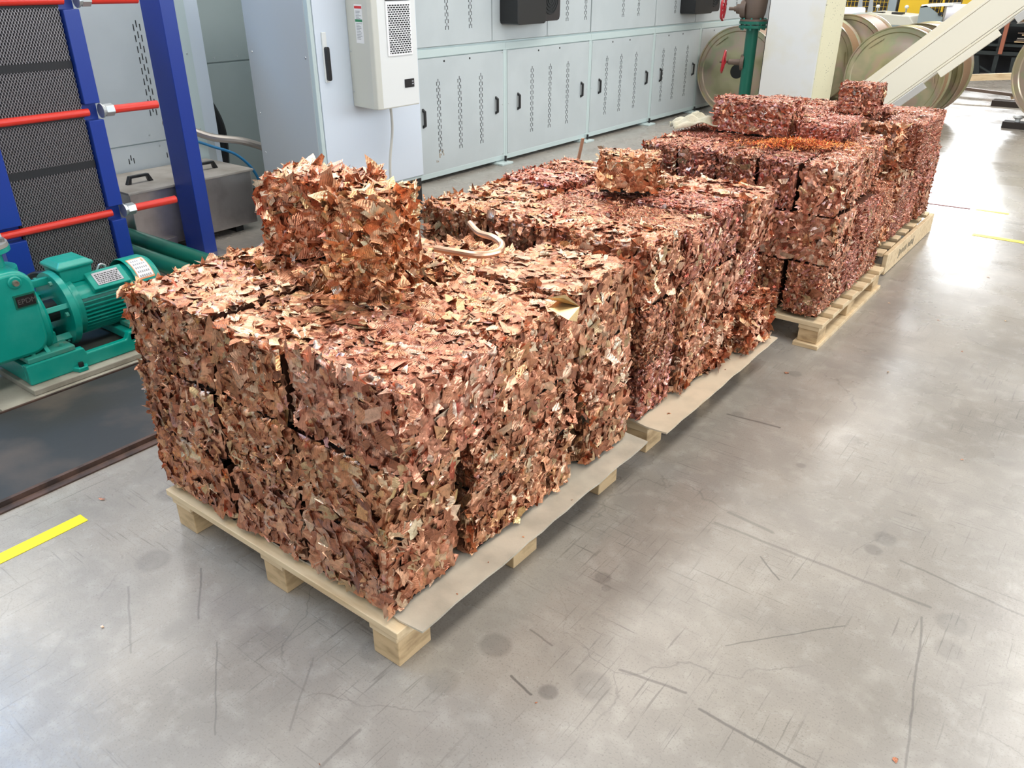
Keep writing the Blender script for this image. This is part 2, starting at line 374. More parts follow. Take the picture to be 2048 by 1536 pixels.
def flakes(rng, C, U, V, N, L, W, ang, tilt, style, palw, curl=1.):
    """C (n,3) centres, U V N the frame of the face, L W sizes (n,), ang in-plane angle (n,), tilt sd; returns verts, faces, colours per vertex"""
    n = len(C)
    if style == 'chip': nu, nv, T = 4, 3, T43
    elif style == 'fan': nu, nv, T = 7, 2, T72
    else: nu, nv, T = 4, 2, T42
    iu = np.tile(np.linspace(-.5, .5, nu), nv); iv = np.repeat(np.linspace(-.5, .5, nv), nu)
    x = iu[None]*np.ones((n, 1)); y = iv[None]*np.ones((n, 1))
    if style == 'chip':
        x = x+rng.normal(0, .10, x.shape); y = y+rng.normal(0, .13, y.shape)
        y = y+x*rng.normal(0, .5, (n, 1))
        c1 = rng.normal(0, .55, (n, 1))*curl; c2 = rng.normal(0, .35, (n, 1))*curl
        z = c1*(x**2-.08)+c2*x*y+rng.normal(0, .035*curl, x.shape)+.16*curl*rng.random((n, 1))*np.sin(x*rng.uniform(4, 9, (n, 1))+rng.uniform(0, 6, (n, 1)))
    elif style == 'fan':
        x = x*(.45+.75*(y+.5))+rng.normal(0, .02, x.shape)
        z = np.where((np.arange(nu*nv) % nu) % 2 == 0, 1, -1)[None]*rng.uniform(.05, .13, (n, 1))*(.5+y+.5)+rng.normal(0, .02, x.shape)-.5*curl*(x**2)
    else:
        c1 = rng.normal(0, 1.0, (n, 1)); z = c1*(x**2)*.6; y = y+rng.normal(0, .9, (n, 1))*x**2*(L/np.maximum(W, 1e-4))[:, None]*.5
    X = x*L[:, None]; Y = y*W[:, None]; Z = z*L[:, None]
    ca, sa = np.cos(ang)[:, None], np.sin(ang)[:, None]
    tu = rng.normal(0, tilt, (n, 1)); tv = rng.normal(0, tilt, (n, 1))
    Y2 = Y*np.cos(tu)-Z*np.sin(tu); Z2 = Y*np.sin(tu)+Z*np.cos(tu)
    X2 = X*np.cos(tv)-Z2*np.sin(tv); Z3 = X*np.sin(tv)+Z2*np.cos(tv)
    A = X2*ca-Y2*sa; B = X2*sa+Y2*ca
    P3 = C[:, None, :]+A[..., None]*U+B[..., None]*V+Z3[..., None]*N
    F = (T[None]+(np.arange(n)*nu*nv)[:, None, None]).reshape(-1, 4)
    ci = rng.choice(len(PAL), n, p=palw); col = PAL[ci]*rng.uniform(.85, 1.12, (n, 1))
    col = np.repeat(col, nu*nv, axis=0)*rng.uniform(.9, 1.12, (n*nu*nv, 1))
    return P3.reshape(-1, 3), F, np.clip(col, 0, .95)
def np_mesh(name, V, F, Ccol, mat):
    me = bpy.data.meshes.new(name); nv, nf = len(V), len(F)
    me.vertices.add(nv); me.vertices.foreach_set('co', V.astype(np.float32).ravel())
    me.loops.add(nf*4); me.loops.foreach_set('vertex_index', F.astype(np.int32).ravel())
    me.polygons.add(nf); me.polygons.foreach_set('loop_start', np.arange(0, nf*4, 4, dtype=np.int32))
    try: me.polygons.foreach_set('loop_total', np.full(nf, 4, dtype=np.int32))
    except Exception: pass
    me.update(calc_edges=True)
    a = me.color_attributes.new('Col', 'FLOAT_COLOR', 'POINT')
    a.data.foreach_set('color', np.concatenate([Ccol, np.ones((nv, 1))], 1).astype(np.float32).ravel())
    me.materials.append(mat)
    if mat is not CRUSTM: me.polygons.foreach_set('use_smooth', np.ones(nf, dtype=bool))
    return me
def joinm(parts):
    V, F, C, k = [], [], [], 0
    for v, f, c in parts:
        V.append(v); F.append(f+k); C.append(c); k += len(v)
    return np.concatenate(V), np.concatenate(F), np.concatenate(C)
FACE = {'F': ((1, 0, 0), (0, 0, 1), (0, -1, 0)), 'R': ((0, 1, 0), (0, 0, 1), (1, 0, 0)), 'L': ((0, -1, 0), (0, 0, 1), (-1, 0, 0)),
        'B': ((-1, 0, 0), (0, 0, 1), (0, 1, 0)), 'T': ((1, 0, 0), (0, 1, 0), (0, 0, 1))}
# texture kinds: (spacing, length, width factor, tilt side, tilt top, share of fans, share of strips, curl, palette)
KIND = {'coarse': (.0220, .042, .52, .22, .09, .24, .06, .7, PW_COARSE), 'flat': (.0240, .047, .50, .13, .07, .10, .05, .4, PW_COARSE),
        'crumple': (.0195, .052, .72, .40, .13, .40, .0, 1.1, PW_COARSE), 'medium': (.0150, .024, .48, .24, .11, .12, .2, .7, PW_FINE),
        'fine': (.0115, .018, .38, .34, .15, .05, .45, .8, PW_FINE), 'wire': (.0100, .022, .14, .4, .2, .0, .9, .8, PW_FINE),
        'orange': (.0098, .018, .16, .4, .2, .0, .85, .8, PW_ORANGE)}
def face_flakes(rng, face, h, kind):
    """flakes on one face of a box with half sizes h, centred at its own middle"""
    sp, L0, wf, ts, tt, pf, ps, curl, palw = KIND[kind]
    U, V, N = (np.array(q, float) for q in FACE[face])
    a, b, d = abs(U@h), abs(V@h), abs(N@h)
    na, nb = max(2, int(2*a/sp)), max(2, int(2*b/sp))
    gu, gv = np.meshgrid((np.arange(na)+.5)/na*2-1, (np.arange(nb)+.5)/nb*2-1)
    gu = gu.ravel(); gv = gv.ravel(); n = len(gu)
    L = L0*rng.uniform(.55, 1.5, n); ins = np.minimum(.33*L, .4*min(a, b))
    u = np.clip((gu+rng.normal(0, .9/na, n))*a, -(a-ins), a-ins); v = np.clip((gv+rng.normal(0, .9/nb, n))*b, -(b-ins), b-ins)
    ph = rng.uniform(0, 6, 4)
    und = .005*np.sin(u*23+ph[0]+2*np.sin(v*17+ph[1]))+.004*np.sin(v*31+ph[2]+u*9)
    e = np.minimum(a-abs(u), b-abs(v)); rnd = -.007*np.exp(-e/.006)
    dep = d-.005+und*.7+rnd+rng.uniform(-.006, .002, n)
    Cn = u[:, None]*U+v[:, None]*V+dep[:, None]*N
    base = rng.choice([.9, -.9, .3, 1.5, .75]) if face != 'T' else rng.uniform(-.3, .3)
    ang = base+.7*np.sin(u*13+ph[3])*np.cos(v*15+ph[0])+rng.normal(0, .5, n)
    W = L*wf*rng.uniform(.5, 1.35, n)
    t = tt if face == 'T' else ts
    r = rng.random(n); out = []
    for st, m_ in (('fan', r < pf), ('strip', (r >= pf) & (r < pf+ps)), ('chip', r >= pf+ps)):
        if m_.sum():
            Wm = W[m_] if st != 'strip' else np.maximum(W[m_]*(.35 if kind not in ('wire', 'orange') else 1), .0022)
            Lm = L[m_]*(1.0 if st != 'strip' else 1.5)
            out.append(flakes(rng, Cn[m_], U, V, N, Lm, Wm, ang[m_], t, st, palw, curl))
    return out
CRUST = {'coarse': (.0048, .031, .015, .0055, .32), 'flat': (.0050, .036, .018, .0040, .20), 'crumple': (.0050, .034, .018, .0085, .5), 'medium': (.0046, .017, .008, .004, .32),
         'fine': (.0044, .012, .006, .004, .35), 'wire': (.0042, .016, .0045, .004, .35), 'orange': (.0044, .012, .0045, .003, .3)}
def face_crust(rng, face, h, kind, tint):
    """the packed surface itself: plates of foil wedged against each other, each with its own tilt"""
    st, lx, ly, amp, sl = CRUST[kind]
    U, Vv, N = (np.array(q, float) for q in FACE[face]); a, b, d = abs(U@h), abs(Vv@h), abs(N@h)
    if face == 'T': amp *= .8; sl *= .5; lx *= 1.15
    nu, nv = max(4, int(2*a/st)), max(4, int(2*b/st))
    gu, gv = np.meshgrid(np.linspace(-a, a, nu), np.linspace(-b, b, nv)); pu, pv = gu.ravel(), gv.ravel()
    ns = int(4*a*b/(lx*ly))+8
    su, sv = rng.uniform(-a, a, ns), rng.uniform(-b, b, ns)
    base = rng.choice([.9, -.9, .4, 1.4, .75]) if face != 'T' else 0.
    an = base+.7*np.sin(su*14+rng.uniform(0, 6))+rng.normal(0, .35, ns); ca, sa = np.cos(an), np.sin(an)
    du = pu[:, None]-su; dv = pv[:, None]-sv
    x = (du*ca+dv*sa).astype(np.float32); y = (dv*ca-du*sa).astype(np.float32)
    k = np.argmin((x/lx)**2+(y/ly)**2, axis=1); ar = np.arange(len(k)); xk, yk = x[ar, k], y[ar, k]
    hs = rng.uniform(-amp, amp, ns); deep = rng.random(ns) < .13; hs[deep] -= amp*2.2
    z = hs[k]+rng.normal(0, sl, ns)[k]*yk+rng.normal(0, sl*.4, ns)[k]*xk
    pl = (rng.random(ns) < .3)*rng.uniform(.0008, .002, ns); z = z+pl[k]*np.sin(yk*rng.uniform(500, 900, ns)[k])
    e = np.minimum(a-abs(pu), b-abs(pv)); z = z-.007-.006*np.exp(-e/.006)
    z = z+.004*np.sin(pu*23+rng.uniform(0, 6))*np.cos(pv*19+rng.uniform(0, 6))
    sh = np.where(e < 1e-6, .006, 0)
    P_ = (pu*(1-.004/a))[:, None]*U+(pv*(1-.004/b))[:, None]*Vv+(d+z-sh)[:, None]*N
    ci = rng.choice(len(PAL), ns, p=KIND[kind][8]); c = PAL[ci]*rng.uniform(.8, 1.12, (ns, 1)); c[deep] *= .3  # sunken plates also darkened: crevice shade painted into the colour
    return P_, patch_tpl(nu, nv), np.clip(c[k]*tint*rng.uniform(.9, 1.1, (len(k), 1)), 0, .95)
def core_mesh(rng, h, faces, kind, topkind, tint):
    parts = []
    for q in 'FRLBT':
        if q in faces: parts.append(face_crust(rng, q, h, topkind if (q == 'T' and topkind) else kind, tint)); continue
        U, Vv, N = (np.array(t, float) for t in FACE[q])
        g = np.array([-1., 1.]); gu, gv = np.meshgrid(g, g)
        p = (gu.ravel()[:, None]*U+gv.ravel()[:, None]*Vv)*(h-.018)+N*(h-.006); parts.append((p, patch_tpl(2, 2), np.ones((4, 3))*np.array((.16, .07, .045))))  # unexposed sides dark brown: shade of the gaps painted in
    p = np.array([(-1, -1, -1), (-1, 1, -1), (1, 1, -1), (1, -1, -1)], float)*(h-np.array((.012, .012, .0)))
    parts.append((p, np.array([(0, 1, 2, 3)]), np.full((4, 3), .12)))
    V, F, C = joinm(parts); V[:, 2] = np.maximum(V[:, 2], -h[2])
    return np_mesh('packed_core', V, F, C, CRUSTM)
SCRAPS = []
for i in range(26):    # larger single pieces of sheet, shared by all bales
    r2 = np.random.default_rng(500+i); st = 'chip' if i % 4 else 'fan'
    L = np.array([r2.uniform(.034, .058)]); W = L*r2.uniform(.45, .8)
    v, f, c = flakes(r2, np.zeros((1, 3)), np.array((1., 0, 0)), np.array((0, 1., 0)), np.array((0, 0, 1.)), L, W, np.zeros(1), .02, st, PW_COARSE, .6)
    SCRAPS.append(np_mesh('foil_piece', v, f, c, COPPER))
NB = 0
def bale(x0, x1, y0, y1, z0, z1, faces, kind, label, group, pieces=0, rot=0., tilt=0., topkind=None):
    """one pressed bale: root at the middle of its base"""
    global NB
    NB += 1; rng = np.random.default_rng(1000+NB)
    h = np.array([(x1-x0)/2, (y1-y0)/2, (z1-z0)/2]); c = ((x0+x1)/2, (y0+y1)/2, z0)
    root = empty('copper_bale', c, (0, tilt, rot), label, 'metal bale', group)
    tint = np.array((1, .97, .95)) if kind in ('coarse', 'flat', 'crumple') else np.array((.88, .75, .78))  # finer bales redder, with the cool window's mauve reflection painted in
    tint = tint*rng.uniform(.92, 1.06)*np.array((1, rng.uniform(.95, 1.04), rng.uniform(.92, 1.05)))
    h = h-np.array((.003, .003, 0)); o = bpy.data.objects.new('packed_core', core_mesh(rng, h, faces, kind, topkind, tint)); COL.objects.link(o); o.parent = root; o.location = (0, 0, h[2])
    parts = []
    for q in faces: parts += face_flakes(rng, q, h, topkind if (q == 'T' and topkind) else kind)
    if parts:
        V, F, Cc = joinm(parts); Cc = np.clip(Cc*tint, 0, .95)
        V[:, 2] = np.maximum(V[:, 2], -h[2]+.001)
        o = bpy.data.objects.new('crushed_foil', np_mesh('crushed_foil', V, F, Cc, COPPER)); COL.objects.link(o); o.parent = root; o.location = (0, 0, h[2])
        o['kind'] = 'stuff'
    for i in range(pieces):
        q = rng.choice(list(faces)); U, Vv, N = (np.array(t, float) for t in FACE[q]); a, b, d = abs(U@h), abs(Vv@h), abs(N@h)
        s, t = rng.uniform(-.9, .9)*(a-.015), rng.uniform(-.9, .9)*(b-.012)
        p = s*U+t*Vv+(d-.001)*N
        Mx = Matrix((U, Vv, N)).transposed()
        tl = .06 if q == 'T' else .13
        R = Mx @ Euler((rng.normal(0, tl), rng.normal(0, tl), rng.choice([.8, -.8, .2])+rng.normal(0, .5))).to_matrix()
        o = bpy.data.objects.new('foil_piece', SCRAPS[rng.integers(len(SCRAPS))]); COL.objects.link(o); o.parent = root
        o.matrix_local = Matrix.Translation((p[0], p[1], p[2]+h[2])) @ R.to_4x4()
    return root

def stack(cols, rows, layers, where, kinds, pieces, skip=(), over={}, group=None, jig=.008):
    """cols: X bounds; rows: Y bounds; layers: Z bounds. over[(layer,row,col)] = dict with changes"""
    nl, nr, nc = len(layers), len(rows), len(cols)
    for l, (z0, z1) in enumerate(layers):
        for r in range(nr):
            for c in range(nc):
                if (l, r, c) in skip: continue
                ov = over.get((l, r, c), {})
                x0, x1 = cols[c]; y0, y1 = rows[r]
                if 'dx' in ov: x0 += ov['dx'][0]; x1 += ov['dx'][1]
                if 'dy' in ov: y0 += ov['dy'][0]; y1 += ov['dy'][1]
                zz = z1+ov.get('dz', 0)
                j = [random.uniform(-jig, jig) for _ in range(3)]
                top = l == nl-1
                f = ''
                if top or ov.get('T'): f += 'T'
                if r == 0 or top or c == nc-1: f += 'F'
                if c == nc-1 or (top and r != 0) or (top and c == nc-1): f += 'R'
                if c == 0: f += 'L'
                if r == nr-1 and c == nc-1: f += 'B'
                f = ov.get('faces', f)
                vis = top or r == 0 or c == nc-1
                kd = ov.get('kind') or kinds[(l*5+r*3+c*2) % len(kinds)]
                look = {'coarse': 'mixed brown', 'flat': 'flat-pressed', 'crumple': 'loosely crumpled', 'medium': 'small-chip', 'fine': 'fine-grained', 'wire': 'wiry', 'orange': 'orange-dusted'}[kd]
                if vis:
                    cn = {0: 'machine-side column', nc-1: 'aisle-side column'}.get(c, ['', 'second', 'third', 'fourth', 'fifth'][c]+' column' if nc > 3 else 'centre column')
                    rn = ['first', 'second', 'third', 'fourth'][r]+' row'
                    ln = ['bottom', 'middle', 'top'][l if nl == 3 else l+3-nl]+' layer'
                    lab = f"{look} bale, {ln}, {rn}, {cn}, {where}"
                    bale(x0+j[0], x1+j[0], y0+j[1], y1+j[1], z0, zz, f, kd, lab, group, pieces if (top or r == 0 or c == nc-1) else 0, rot=ov.get('rot', random.uniform(-.012, .012)), topkind=ov.get('topkind'))
                elif c == 0:
                    bale(x0+j[0], x1+j[0], y0+j[1], y1+j[1], z0, zz, 'L', kd, f"{['bottom', 'middle'][l]} layer bale facing the machines, {['first', 'second', 'third', 'fourth'][r]} row, {where}", group)
                else:
                    bale(x0+j[0], x1+j[0], y0+j[1], y1+j[1], z0, zz, '', kd, f"{['bottom', 'middle'][l]} layer bale buried inside, {['first', 'second', 'third', 'fourth'][r]} row, column {['one', 'two', 'three', 'four'][c]}, {where}", group)
G = 'pressed copper scrap bales'
# pallet 1 (beside the green pump)
stack([(-2.195, -1.815), (-1.80, -1.50), (-1.485, -1.085)], [(1.02, 1.355), (1.365, 1.72), (1.735, 2.085)],
      [(.15, .36), (.362, .583), (.585, .815)], 'pallet beside the green pump', ['coarse', 'flat', 'coarse', 'crumple', 'flat'], 46,
      over={(0, 0, 2): dict(dx=(0, -.075), dy=(0, -.07), kind='flat'), (1, 0, 2): dict(dx=(0, -.07), dy=(0, -.06), kind='flat'),
            (0, 1, 2): dict(dx=(0, -.075), dy=(-.04, .11), kind='coarse'), (1, 1, 2): dict(dx=(0, -.06), dy=(-.03, .10), kind='coarse'),
            (0, 2, 2): dict(dx=(0, -.06), dy=(.17, .09), kind='flat', faces='FR'), (1, 2, 2): dict(dx=(0, -.07), dy=(.12, .08), kind='coarse', faces='FR'),
            (2, 0, 0): dict(kind='coarse'), (2, 0, 1): dict(kind='flat', dz=-.012), (2, 0, 2): dict(kind='coarse', dz=.004),
            (2, 1, 1): dict(dz=-.06, kind='coarse'), (2, 2, 1): dict(dz=-.045, dy=(0, -.01)), (2, 2, 2): dict(dx=(0, -.05), dy=(0, .03), kind='flat'),
            (2, 2, 0): dict(dz=-.075, dy=(.02, 0)), (0, 0, 0): dict(kind='flat'), (0, 0, 1): dict(kind='flat')}, group=G)
bale(-2.145, -1.83, 1.50, 1.74, .817, 1.055, 'FRTL', 'crumple', 'loosely crumpled copper bale lying on top beside the upended bale, above the green pump', G, 46, rot=math.radians(24))
bale(-1.705, -1.51, 1.36, 1.58, .80, 1.085, 'FRTL', 'crumple', 'upended copper bale of large crumpled foil standing on the first stack', G, 46, rot=math.radians(24))
# pallet 2
stack([(-2.185, -1.86), (-1.85, -1.52), (-1.51, -1.155)], [(2.245, 2.50), (2.51, 2.76), (2.77, 3.02), (3.03, 3.275)],
      [(.15, .37), (.372, .595), (.597, .82)], 'second pallet of the row', ['medium', 'flat', 'medium', 'fine'], 20,
      over={(0, 0, 2): dict(dx=(0, -.01), dy=(.03, .02), kind='medium'), (0, 1, 2): dict(kind='coarse', dy=(.04, .02)), (0, 2, 2): dict(kind='crumple', dx=(0, .02), dy=(.02, 0)),
            (0, 3, 2): dict(dx=(.1, .075), kind='crumple', faces='FRTB', dy=(.03, .03)), (1, 3, 2): dict(dx=(0, .0), kind='fine'),
            (2, 0, 2): dict(kind='coarse', dx=(-.12, 0)), (2, 0, 1): dict(kind='coarse', dx=(0, -.12)), (2, 0, 0): dict(kind='coarse', dz=-.01), (2, 1, 1): dict(topkind='orange', dz=-.02), (2, 1, 2): dict(topkind='orange', dz=-.012, kind='medium'),
            (2, 1, 0): dict(dz=-.012), (2, 2, 1): dict(dz=-.022, kind='medium'), (2, 3, 2): dict(kind='flat', dx=(0, .015)), (1, 0, 2): dict(kind='medium'), (1, 1, 2): dict(kind='flat'), (1, 2, 2): dict(kind='flat')}, group=G)
bale(-1.755, -1.51, 2.80, 3.02, .82, .962, 'FRTL', 'coarse', 'small flat-topped copper bale lying alone on the second pallet stack', G, 24, rot=math.radians(27), topkind='medium')
# pallet 3
stack([(-1.985, -1.787), (-1.785, -1.58), (-1.578, -1.378), (-1.376, -1.182), (-1.168, -.985)], [(3.645, 3.96), (3.97, 4.28), (4.29, 4.61)],
      [(.15, .405), (.407, .632), (.634, .862)], 'third pallet of the row', ['medium', 'fine', 'medium', 'wire', 'fine'], 10, jig=.003,
      over={(2, 0, 4): dict(kind='coarse', topkind='fine'), (1, 0, 4): dict(kind='flat', dx=(-.18, .02)), (1, 0, 3): dict(kind='flat', dx=(0, -.18)), (0, 0, 4): dict(kind='medium'), (0, 0, 3): dict(kind='medium'),
            (2, 1, 4): dict(dx=(0, -.02), kind='fine'), (1, 1, 4): dict(dx=(0, .03), kind='wire'), (1, 2, 4): dict(dx=(0, .03), kind='wire', T=1), (2, 2, 4): dict(dx=(-.02, -.06), dy=(0, -.06)),
            (2, 0, 0): dict(kind='medium', topkind='fine'), (2, 0, 1): dict(kind='medium', topkind='fine'), (2, 0, 2): dict(kind='medium', topkind='fine'), (2, 0, 3): dict(kind='medium', topkind='medium')}, group=G)
bale(-1.84, -1.42, 4.12, 4.34, .864, 1.035, 'FRTL', 'medium', 'wide dark copper bale lying on top of the third pallet stack beside the rag', G, 10, rot=math.radians(-1))
bale(-1.41, -1.18, 4.16, 4.60, .864, .945, 'FRTL', 'fine', 'low purplish copper bale next to the wide dark bale, behind the wire clippings', G, 6, rot=math.radians(2))
# pallet 4
stack([(-2.12, -1.85), (-1.84, -1.58), (-1.57, -1.32), (-1.31, -1.06)], [(4.90, 5.16), (5.17, 5.46), (5.47, 5.77), (5.78, 6.05)],
      [(.15, .385), (.387, .60), (.602, .862)], 'last pallet of the row', ['fine', 'wire', 'medium', 'fine'], 6,
      skip=((2, 3, 0), (2, 3, 1), (2, 3, 2), (2, 3, 3)),
      over={(2, 0, 3): dict(kind='crumple', dy=(-.02, -.12), dx=(0, .0), topkind='fine'), (2, 1, 3): dict(kind='wire', dy=(-.11, 0), dx=(.1, .085)), (2, 2, 3): dict(dx=(0, .05), kind='fine'),
            (0, 3, 3): dict(dx=(0, .02), kind='medium', faces='FRB'), (1, 3, 3): dict(dx=(0, .02), kind='medium', faces='FRTB'), (1, 3, 2): dict(T=1), (1, 3, 1): dict(T=1), (1, 3, 0): dict(T=1),
            (0, 0, 3): dict(kind='crumple', dx=(0, -.02)), (1, 0, 3): dict(kind='crumple', dx=(0, -.01)), (0, 1, 3): dict(kind='wire'), (1, 1, 3): dict(kind='fine')}, group=G)
bale(-1.52, -1.28, 5.14, 5.36, .864, 1.035, 'FRTL', 'medium', 'single copper bale standing highest, in front of the white column', G, 8, rot=math.radians(6), topkind='fine')

# loose copper
def tube_obj(name, pts, r, mat, parent=None, **k):
    # smooth polyline through points (Catmull-Rom)
    P_ = [Vector(p) for p in pts]; out = []
    for i in range(len(P_)-1):
        a, b, c, d = P_[max(i-1, 0)], P_[i], P_[i+1], P_[min(i+2, len(P_)-1)]
        for s in range(8):
            t = s/8; out.append(.5*((2*b)+(c-a)*t+(2*a-5*b+4*c-d)*t*t+(3*b-a-3*c+d)*t**3))
    out.append(P_[-1])
    return MB().tube(out, r, 10).build(name, mat, parent, smooth=True, **k)
tube_obj('bent_copper_tube', [(-1.80, 2.10, .82), (-1.70, 2.03, .82), (-1.60, 1.98, .835), (-1.535, 1.945, .832), (-1.50, 1.88, .83), (-1.525, 1.82, .83), (-1.60, 1.80, .83), (-1.68, 1.79, .828)], .011, COPTUBE,
         label='pale bent copper tube lying on the first stack', cat='tube')
mb = MB().obox((-2.12, 3.30, .86), Vector((.15, .1, 1)).normalized(), Vector((0, 1, -.1)).normalized(), Vector((1, 0, -.15)).normalized(), .05, .012, .002)
mb.build('copper_strip', COPTUBE, label='upright pinkish copper strip sticking up behind the small lone bale', cat='metal strip')
# golden flap at the edge of the first stack
MB().add([(-1.11, 1.60, .825), (-1.055, 1.615, .80), (-1.05, 1.66, .825), (-1.10, 1.665, .845), (-1.12, 1.6, .85), (-1.07, 1.61, .86), (-1.045, 1.64, .79)], [(0, 1, 2, 3), (4, 5, 2, 3), (1, 6, 2)]).build('brass_flap', P('tarnished_brass', (.62, .42, .20), .25, .85),
     label='folded golden sheet flap at the aisle edge of the first stack', cat='metal sheet')
# wire clippings
rng = np.random.default_rng(77); n = 1500
cx, cy = rng.normal(0, .11, n), rng.normal(0, .07, n); hh = .03*np.exp(-(cx/.13)**2-(cy/.09)**2)
Cc = np.stack([-1.32+cx+cy*.3, 3.98+cy+cx*.35, .868+hh*rng.random(n)+.004], 1)
V, F, Cl = flakes(rng, Cc, np.array((1., 0, 0)), np.array((0, 1., 0)), np.array((0, 0, 1.)), rng.uniform(.018, .045, n), rng.uniform(.0015, .004, n), rng.uniform(0, PI, n), .25, 'strip', PW_ORANGE)
Cl = np.clip(Cl*np.array((1.25, .62, .28)), 0, .95)
o = bpy.data.objects.new('wire_clippings', np_mesh('wire_clippings', V, F, Cl, COPPER)); COL.objects.link(o)
tag(o, 'heap of bright orange copper wire clippings on the third stack', 'wire clippings', kind='stuff')
# rag
bm = bmesh.new(); bmesh.ops.create_grid(bm, x_segments=26, y_segments=18, size=.5)
for v in bm.verts:
    x, y = v.co.x, v.co.y; r = math.hypot(x, y)*2
    v.co.z = .045*max(0, 1-r*r*.8)+.016*math.sin(x*17+2*math.sin(y*9))*max(.1, 1-r*.7)+.010*math.sin(y*23+x*5)+.012
    v.co.x = x*.27*(1-.22*y); v.co.y = y*.17*(1+.3*math.sin(x*5)); v.co.z = max(v.co.z, .003)
me = bpy.data.meshes.new('cotton_rag'); bm.to_mesh(me); bm.free(); me.materials.append(CLOTH)
o = bpy.data.objects.new('cotton_rag', me); COL.objects.link(o); o.location = (-1.935, 4.14, .872); o.rotation_euler = (0, 0, .9)
me.polygons.foreach_set('use_smooth', [True]*len(me.polygons)); md = o.modifiers.new('thick', 'SOLIDIFY'); md.thickness = .004
tag(o, 'crumpled off-white cotton rag lying on the third stack', 'rag')

# ---------------------------------------------------------------- pallets
def pallet(x0, x1, y0, y1, label, style=0, sheet=None, seed=0):
    r = random.Random(seed); root = empty('wooden_pallet', ((x0+x1)/2, (y0+y1)/2, 0), label=label, cat='pallet', group='wooden pallets under the bales')
    zt = .132
    nb = 7; pitch = (y1-y0-.10)/(nb-1)
    for i in range(nb):      # deck boards along X
        yy = y0+i*pitch
        MB().box(x0+r.uniform(0, .008), x1-r.uniform(0, .012)-(.03 if style == 2 else 0), yy, yy+.10-r.uniform(0, .01), zt-.022, zt).build('deck_board', WOOD, root, bevel=.002)
    for k, xx in enumerate((x0+.02, (x0+x1)/2-.05, x1-.12)):
        if style != 2 or k < 2:
            MB().box(xx, xx+.10, y0+.005, y1-.005, zt-.044, zt-.023).build('stringer_board', WOOD, root, bevel=.002)
            for yy in (y0+.012, (y0+y1)/2-.06, y1-.135):
                MB().box(xx+.002, xx+.097, yy, yy+.12, (.0 if style != 1 else .022), zt-.045).build('block', WOODY, root, bevel=.003)
            if style == 1:
                MB().box(xx-.01, xx+.11, y0-.01, y1+.01, 0, .021).build('bottom_board', WOOD, root, bevel=.002)
    if style == 2:
        MB().box(x1-.026, x1, y0, y1, .004, zt-.004).build('side_beam', WOOD, root, bevel=.003)
        for q in (y0+.02, (y0+y1)/2, y1-.14): MB().box(x1-.16, x1-.05, q, q+.12, 0, .022).build('bottom_board', WOOD, root)
        b = MB()     # worn stencil strokes on the beam
        yy = y0+.28
        for i in range(16):
            hgt = .030 if i in (0, 15) else r.uniform(.013, .022); wd = .010 if i in (0, 15) else r.uniform(.006, .012)
            if i in (8,): yy += .02; continue
            b.box(x1, x1+.0008, yy, yy+wd, .065-hgt, .065+hgt); yy += wd+r.uniform(.010, .018)
        b.build('stencil_mark', INK, root, kind='stuff')
    return root
pallet(-2.175, -1.125, 1.005, 2.12, 'pale wooden pallet under the first stack, its three blocks showing at the front', 0, seed=1)
pallet(-2.21, -1.13, 2.315, 3.33, 'wooden pallet of the second stack with an overhanging pale plywood sheet', 0, seed=2)
pallet(-2.06, -.945, 3.645, 4.70, 'wooden pallet of the third stack with bottom runner boards', 1, seed=3)
pallet(-2.16, -1.0, 4.95, 6.12, 'wooden pallet of the last stack with a black-stencilled side beam', 2, seed=4)
def sheet(x0, x1, y0, y1, z, label, mat, seed):
    r = random.Random(seed); pts = []
    for i in range(14): pts.append((x0+(x1-x0)*i/14, y0+r.uniform(-.006, .006)-.01*math.sin(i)))
    for i in range(18): pts.append((x1+r.uniform(-.003, .003), y0+(y1-y0)*i/18))
    for i in range(10): pts.append((x1-(x1-x0)*i/10, y1+r.uniform(-.006, .006)))
    for i in range(8): pts.append((x0, y1-(y1-y0)*i/8))
    MB().prism(pts, 'z', z, z+.006).build('plywood_sheet', mat, label=label, cat='plywood sheet')
sheet(-2.15, -1.085, 1.045, 2.20, .134, 'dusty grey-brown plywood sheet laid on the pallet beside the green pump', PLY, 5)
sheet(-2.15, -1.06, 2.29, 3.35, .134, 'clean pale plywood sheet laid on the second pallet', PLYL, 6)

# copper chips that fell on sheets and floor
sp = [(-.98, 3.31, .001, .02), (-.054, 1.511, .001, .012), (-1.09, .70, .001, .006), (-.80, 1.14, .001, .006), (-1.12, 1.35, .1405, .008), (-1.11, 1.5, .1405, .006), (-1.10, 1.74, .1405, .006), (-1.105, 1.2, .1405, .007),
      (-1.12, 2.42, .1405, .012), (-1.11, 2.9, .1405, .008), (-.58, 4.4, .001, .010), (-.40, 4.05, .001, .008), (-.85, 4.5, .001, .012), (-.62, 3.6, .001, .012), (-.30, 4.6, .001, .010), (-2.48, .93, .001, .02), (-2.1, .42, .001, .010),
      (-.5, 5.3, .001, .014), (-.2, 3.0, .001, .01), (-1.9, .62, .001, .014)]
CHIPL = ['largest fallen', 'dark oval', 'tiny dot-like', 'small dot-like'] + ['tiny fallen']*16
for i, (x, y, z, s) in enumerate(sp):
    o = bpy.data.objects.new('copper_chip', SCRAPS[i % len(SCRAPS)]); COL.objects.link(o); o.location = (x, y, z+s*.12); o.scale = (s/.045,)*3; o.rotation_euler = (0, 0, i*1.3)
    where = 'on the plywood at the stack foot' if z > .1 else 'on the open floor of the aisle'
    tag(o, f'{CHIPL[i]} copper chip {where}', 'metal chip', 'fallen copper chips '+('on plywood' if z > .1 else 'on the floor'))

